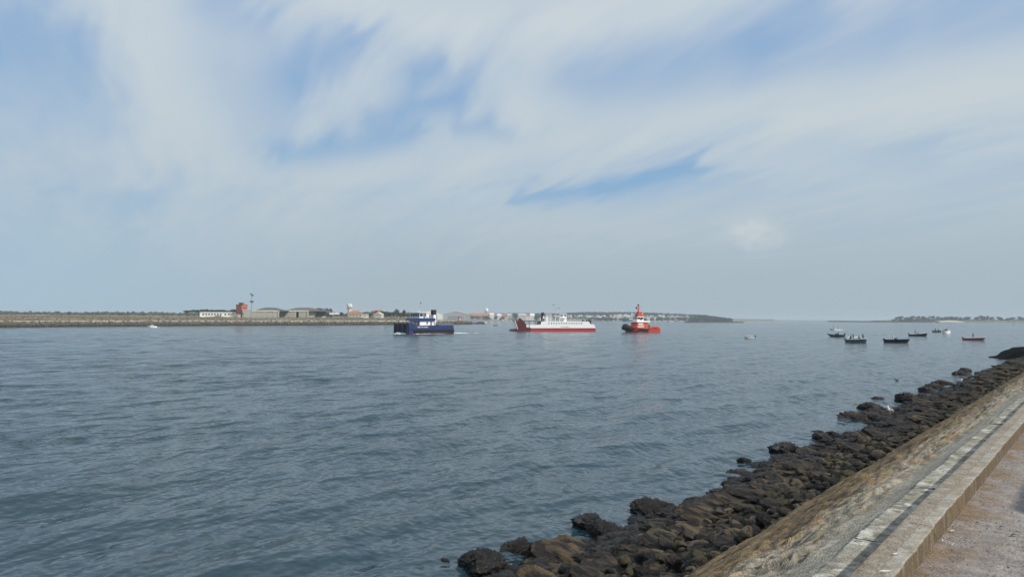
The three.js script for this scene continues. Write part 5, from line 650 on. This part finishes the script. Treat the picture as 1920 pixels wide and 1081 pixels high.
// --- bright weed on a rock, litter on the kerb and road
{ const p = onLevel(1626, 758.5, 0), r = rng(8), g = []; for (let i = 0; i < 40; i++) g.push(rod((r() - 0.5) * 1.5, -0.02, (r() - 0.5) * 0.6, (r() - 0.5) * 2.1, 0.02 + 0.12 * r(), (r() - 0.5) * 0.9, 0.03, 0.012, 4)); const m = tagMesh('seaweed', join(g), mat(0.24, 0.28, 0.03, 0.7), 'clump of bright yellow-green weed floating beside a dark rock', 'seaweed'); m.position.copy(p); }
const feather = (label, px, py, y, len, turn, group) => { const p = onLevel(px, py, y), g = gridMesh(12, 5, (i, j) => { const u = i / 11, v = j / 4 - 0.5, w = Math.sin(Math.PI * Math.pow(u, 0.8)); return [(u - 0.5) * len, 0.004 + 0.01 * u * u + 0.006 * Math.abs(v), v * len * 0.26 * w, 0, 0]; }); const m = tagMesh('feather', g, (() => { const q = featherW.clone(); q.side = THREE.DoubleSide; return q; })(), label, 'feather', group); m.position.set(p.x, y + 0.004, p.z); m.rotation.y = turn; };
feather('white gull feather lying on the kerb top, the larger of two', 1662, 1073, KERB, 0.075, -0.3); feather('small white gull feather lying on the kerb top', 1681, 1040, KERB, 0.05, -0.2); feather('white feather lying on the promenade beside the kerb', 1786, 996.5, ROAD + 0.012, 0.045, 0.1, 'feathers on the promenade'); feather('white feather lying on the promenade beside the kerb', 1768, 1015, ROAD + 0.012, 0.03, 1.1, 'feathers on the promenade'); feather('white feather lying on the promenade beside the kerb', 1787, 1022, ROAD + 0.012, 0.028, 0.2, 'feathers on the promenade');
for (const [px, py, l] of [[1879, 988, 0.05], [1902, 1003, 0.06], [1833, 980, 0.03]]) { const p = onLevel(px, py, ROAD + 0.012), g = gridMesh(8, 6, (i, j) => { const u = i / 7 - 0.5, v = j / 5 - 0.5; return [u * l, 0.012 * (1 - 4 * u * u) + 0.006 * n3(u * 8, v * 8, px), v * l * 0.5 * (1 - 3 * u * u), 0, 0]; }); const m = tagMesh('dead_leaf', g, (() => { const q = mat(0.05, 0.035, 0.022, 0.9); q.side = THREE.DoubleSide; return q; })(), 'curled dark dead leaf lying on the promenade', 'leaf', 'dead leaves on the promenade'); m.position.copy(p); }
// --- the parked van whose shadow falls on the promenade
{
  const q = bank(11.3, -2.68, ROAD), o = thing('parked_van', 'white panel van parked on the promenade', 'van', null, new THREE.Vector3(...q), Math.atan2(-UZ, UX));
  part('body', new THREE.ExtrudeGeometry((() => { const s = new THREE.Shape(); [[-2.7, 0.4], [-2.75, 1.95], [-2.6, 2.05], [1.1, 2.05], [1.9, 1.25], [2.7, 1.05], [2.75, 0.4]].forEach(([x, y], i) => i ? s.lineTo(x, y) : s.moveTo(x, y)); return s; })(), { depth: 1.75, bevelEnabled: true, bevelSize: 0.06, bevelThickness: 0.06, bevelSegments: 2 }).translate(0, 0, -0.875), V.white, o);
  for (const [x, z] of [[-1.7, 0.82], [1.75, 0.82], [-1.7, -0.82], [1.75, -0.82]]) { const w = part('wheel', new THREE.TorusGeometry(0.25, 0.1, 10, 20).translate(x, 0.36, z), V.rubber, o); part('rim', new THREE.CylinderGeometry(0.2, 0.2, 0.12, 16).rotateX(1.57).translate(x, 0.36, z), V.steel, w); }
  part('bumper', rbox(-2.95, -2.8, 0.35, 0.6, -0.85, 0.85, 0.05), V.rubber, o); for (const z of [-0.42, 0.42]) { const d = part('rear_door', rbox(-2.86, -2.8, 0.62, 1.92, z - 0.4, z + 0.4, 0.03), V.white, o); part('rear_window', box(-2.875, -2.86, 1.25, 1.8, z - 0.32, z + 0.32), V.glass, d); part('tail_light', rbox(-2.86, -2.79, 0.8, 1.2, z * 2.15 - 0.06, z * 2.15 + 0.06, 0.02), V.red, o); } part('side_moulding', box(-2.6, 2.5, 0.75, 0.85, 0.94, 0.965), V.rubber, o); part('sliding_door', rbox(-1.2, 0.1, 0.55, 1.9, 0.935, 0.96, 0.01), V.white, o); for (const z of [0.94, -0.95]) part('side_window', box(0.2, 1.25, 1.3, 1.85, z, z + 0.01), V.glass, o); part('windscreen', prism([[1.2, 1.95], [1.85, 1.32], [1.88, 1.36], [1.24, 1.99]], -0.75, 0.75), V.glass, o);
}
console.log('small things ready');


// ------------------------------------------------------------------ draw
scene.traverse((o) => { if (o.isMesh) { o.castShadow = true; o.receiveShadow = true; } });
renderer.render(scene, camera);
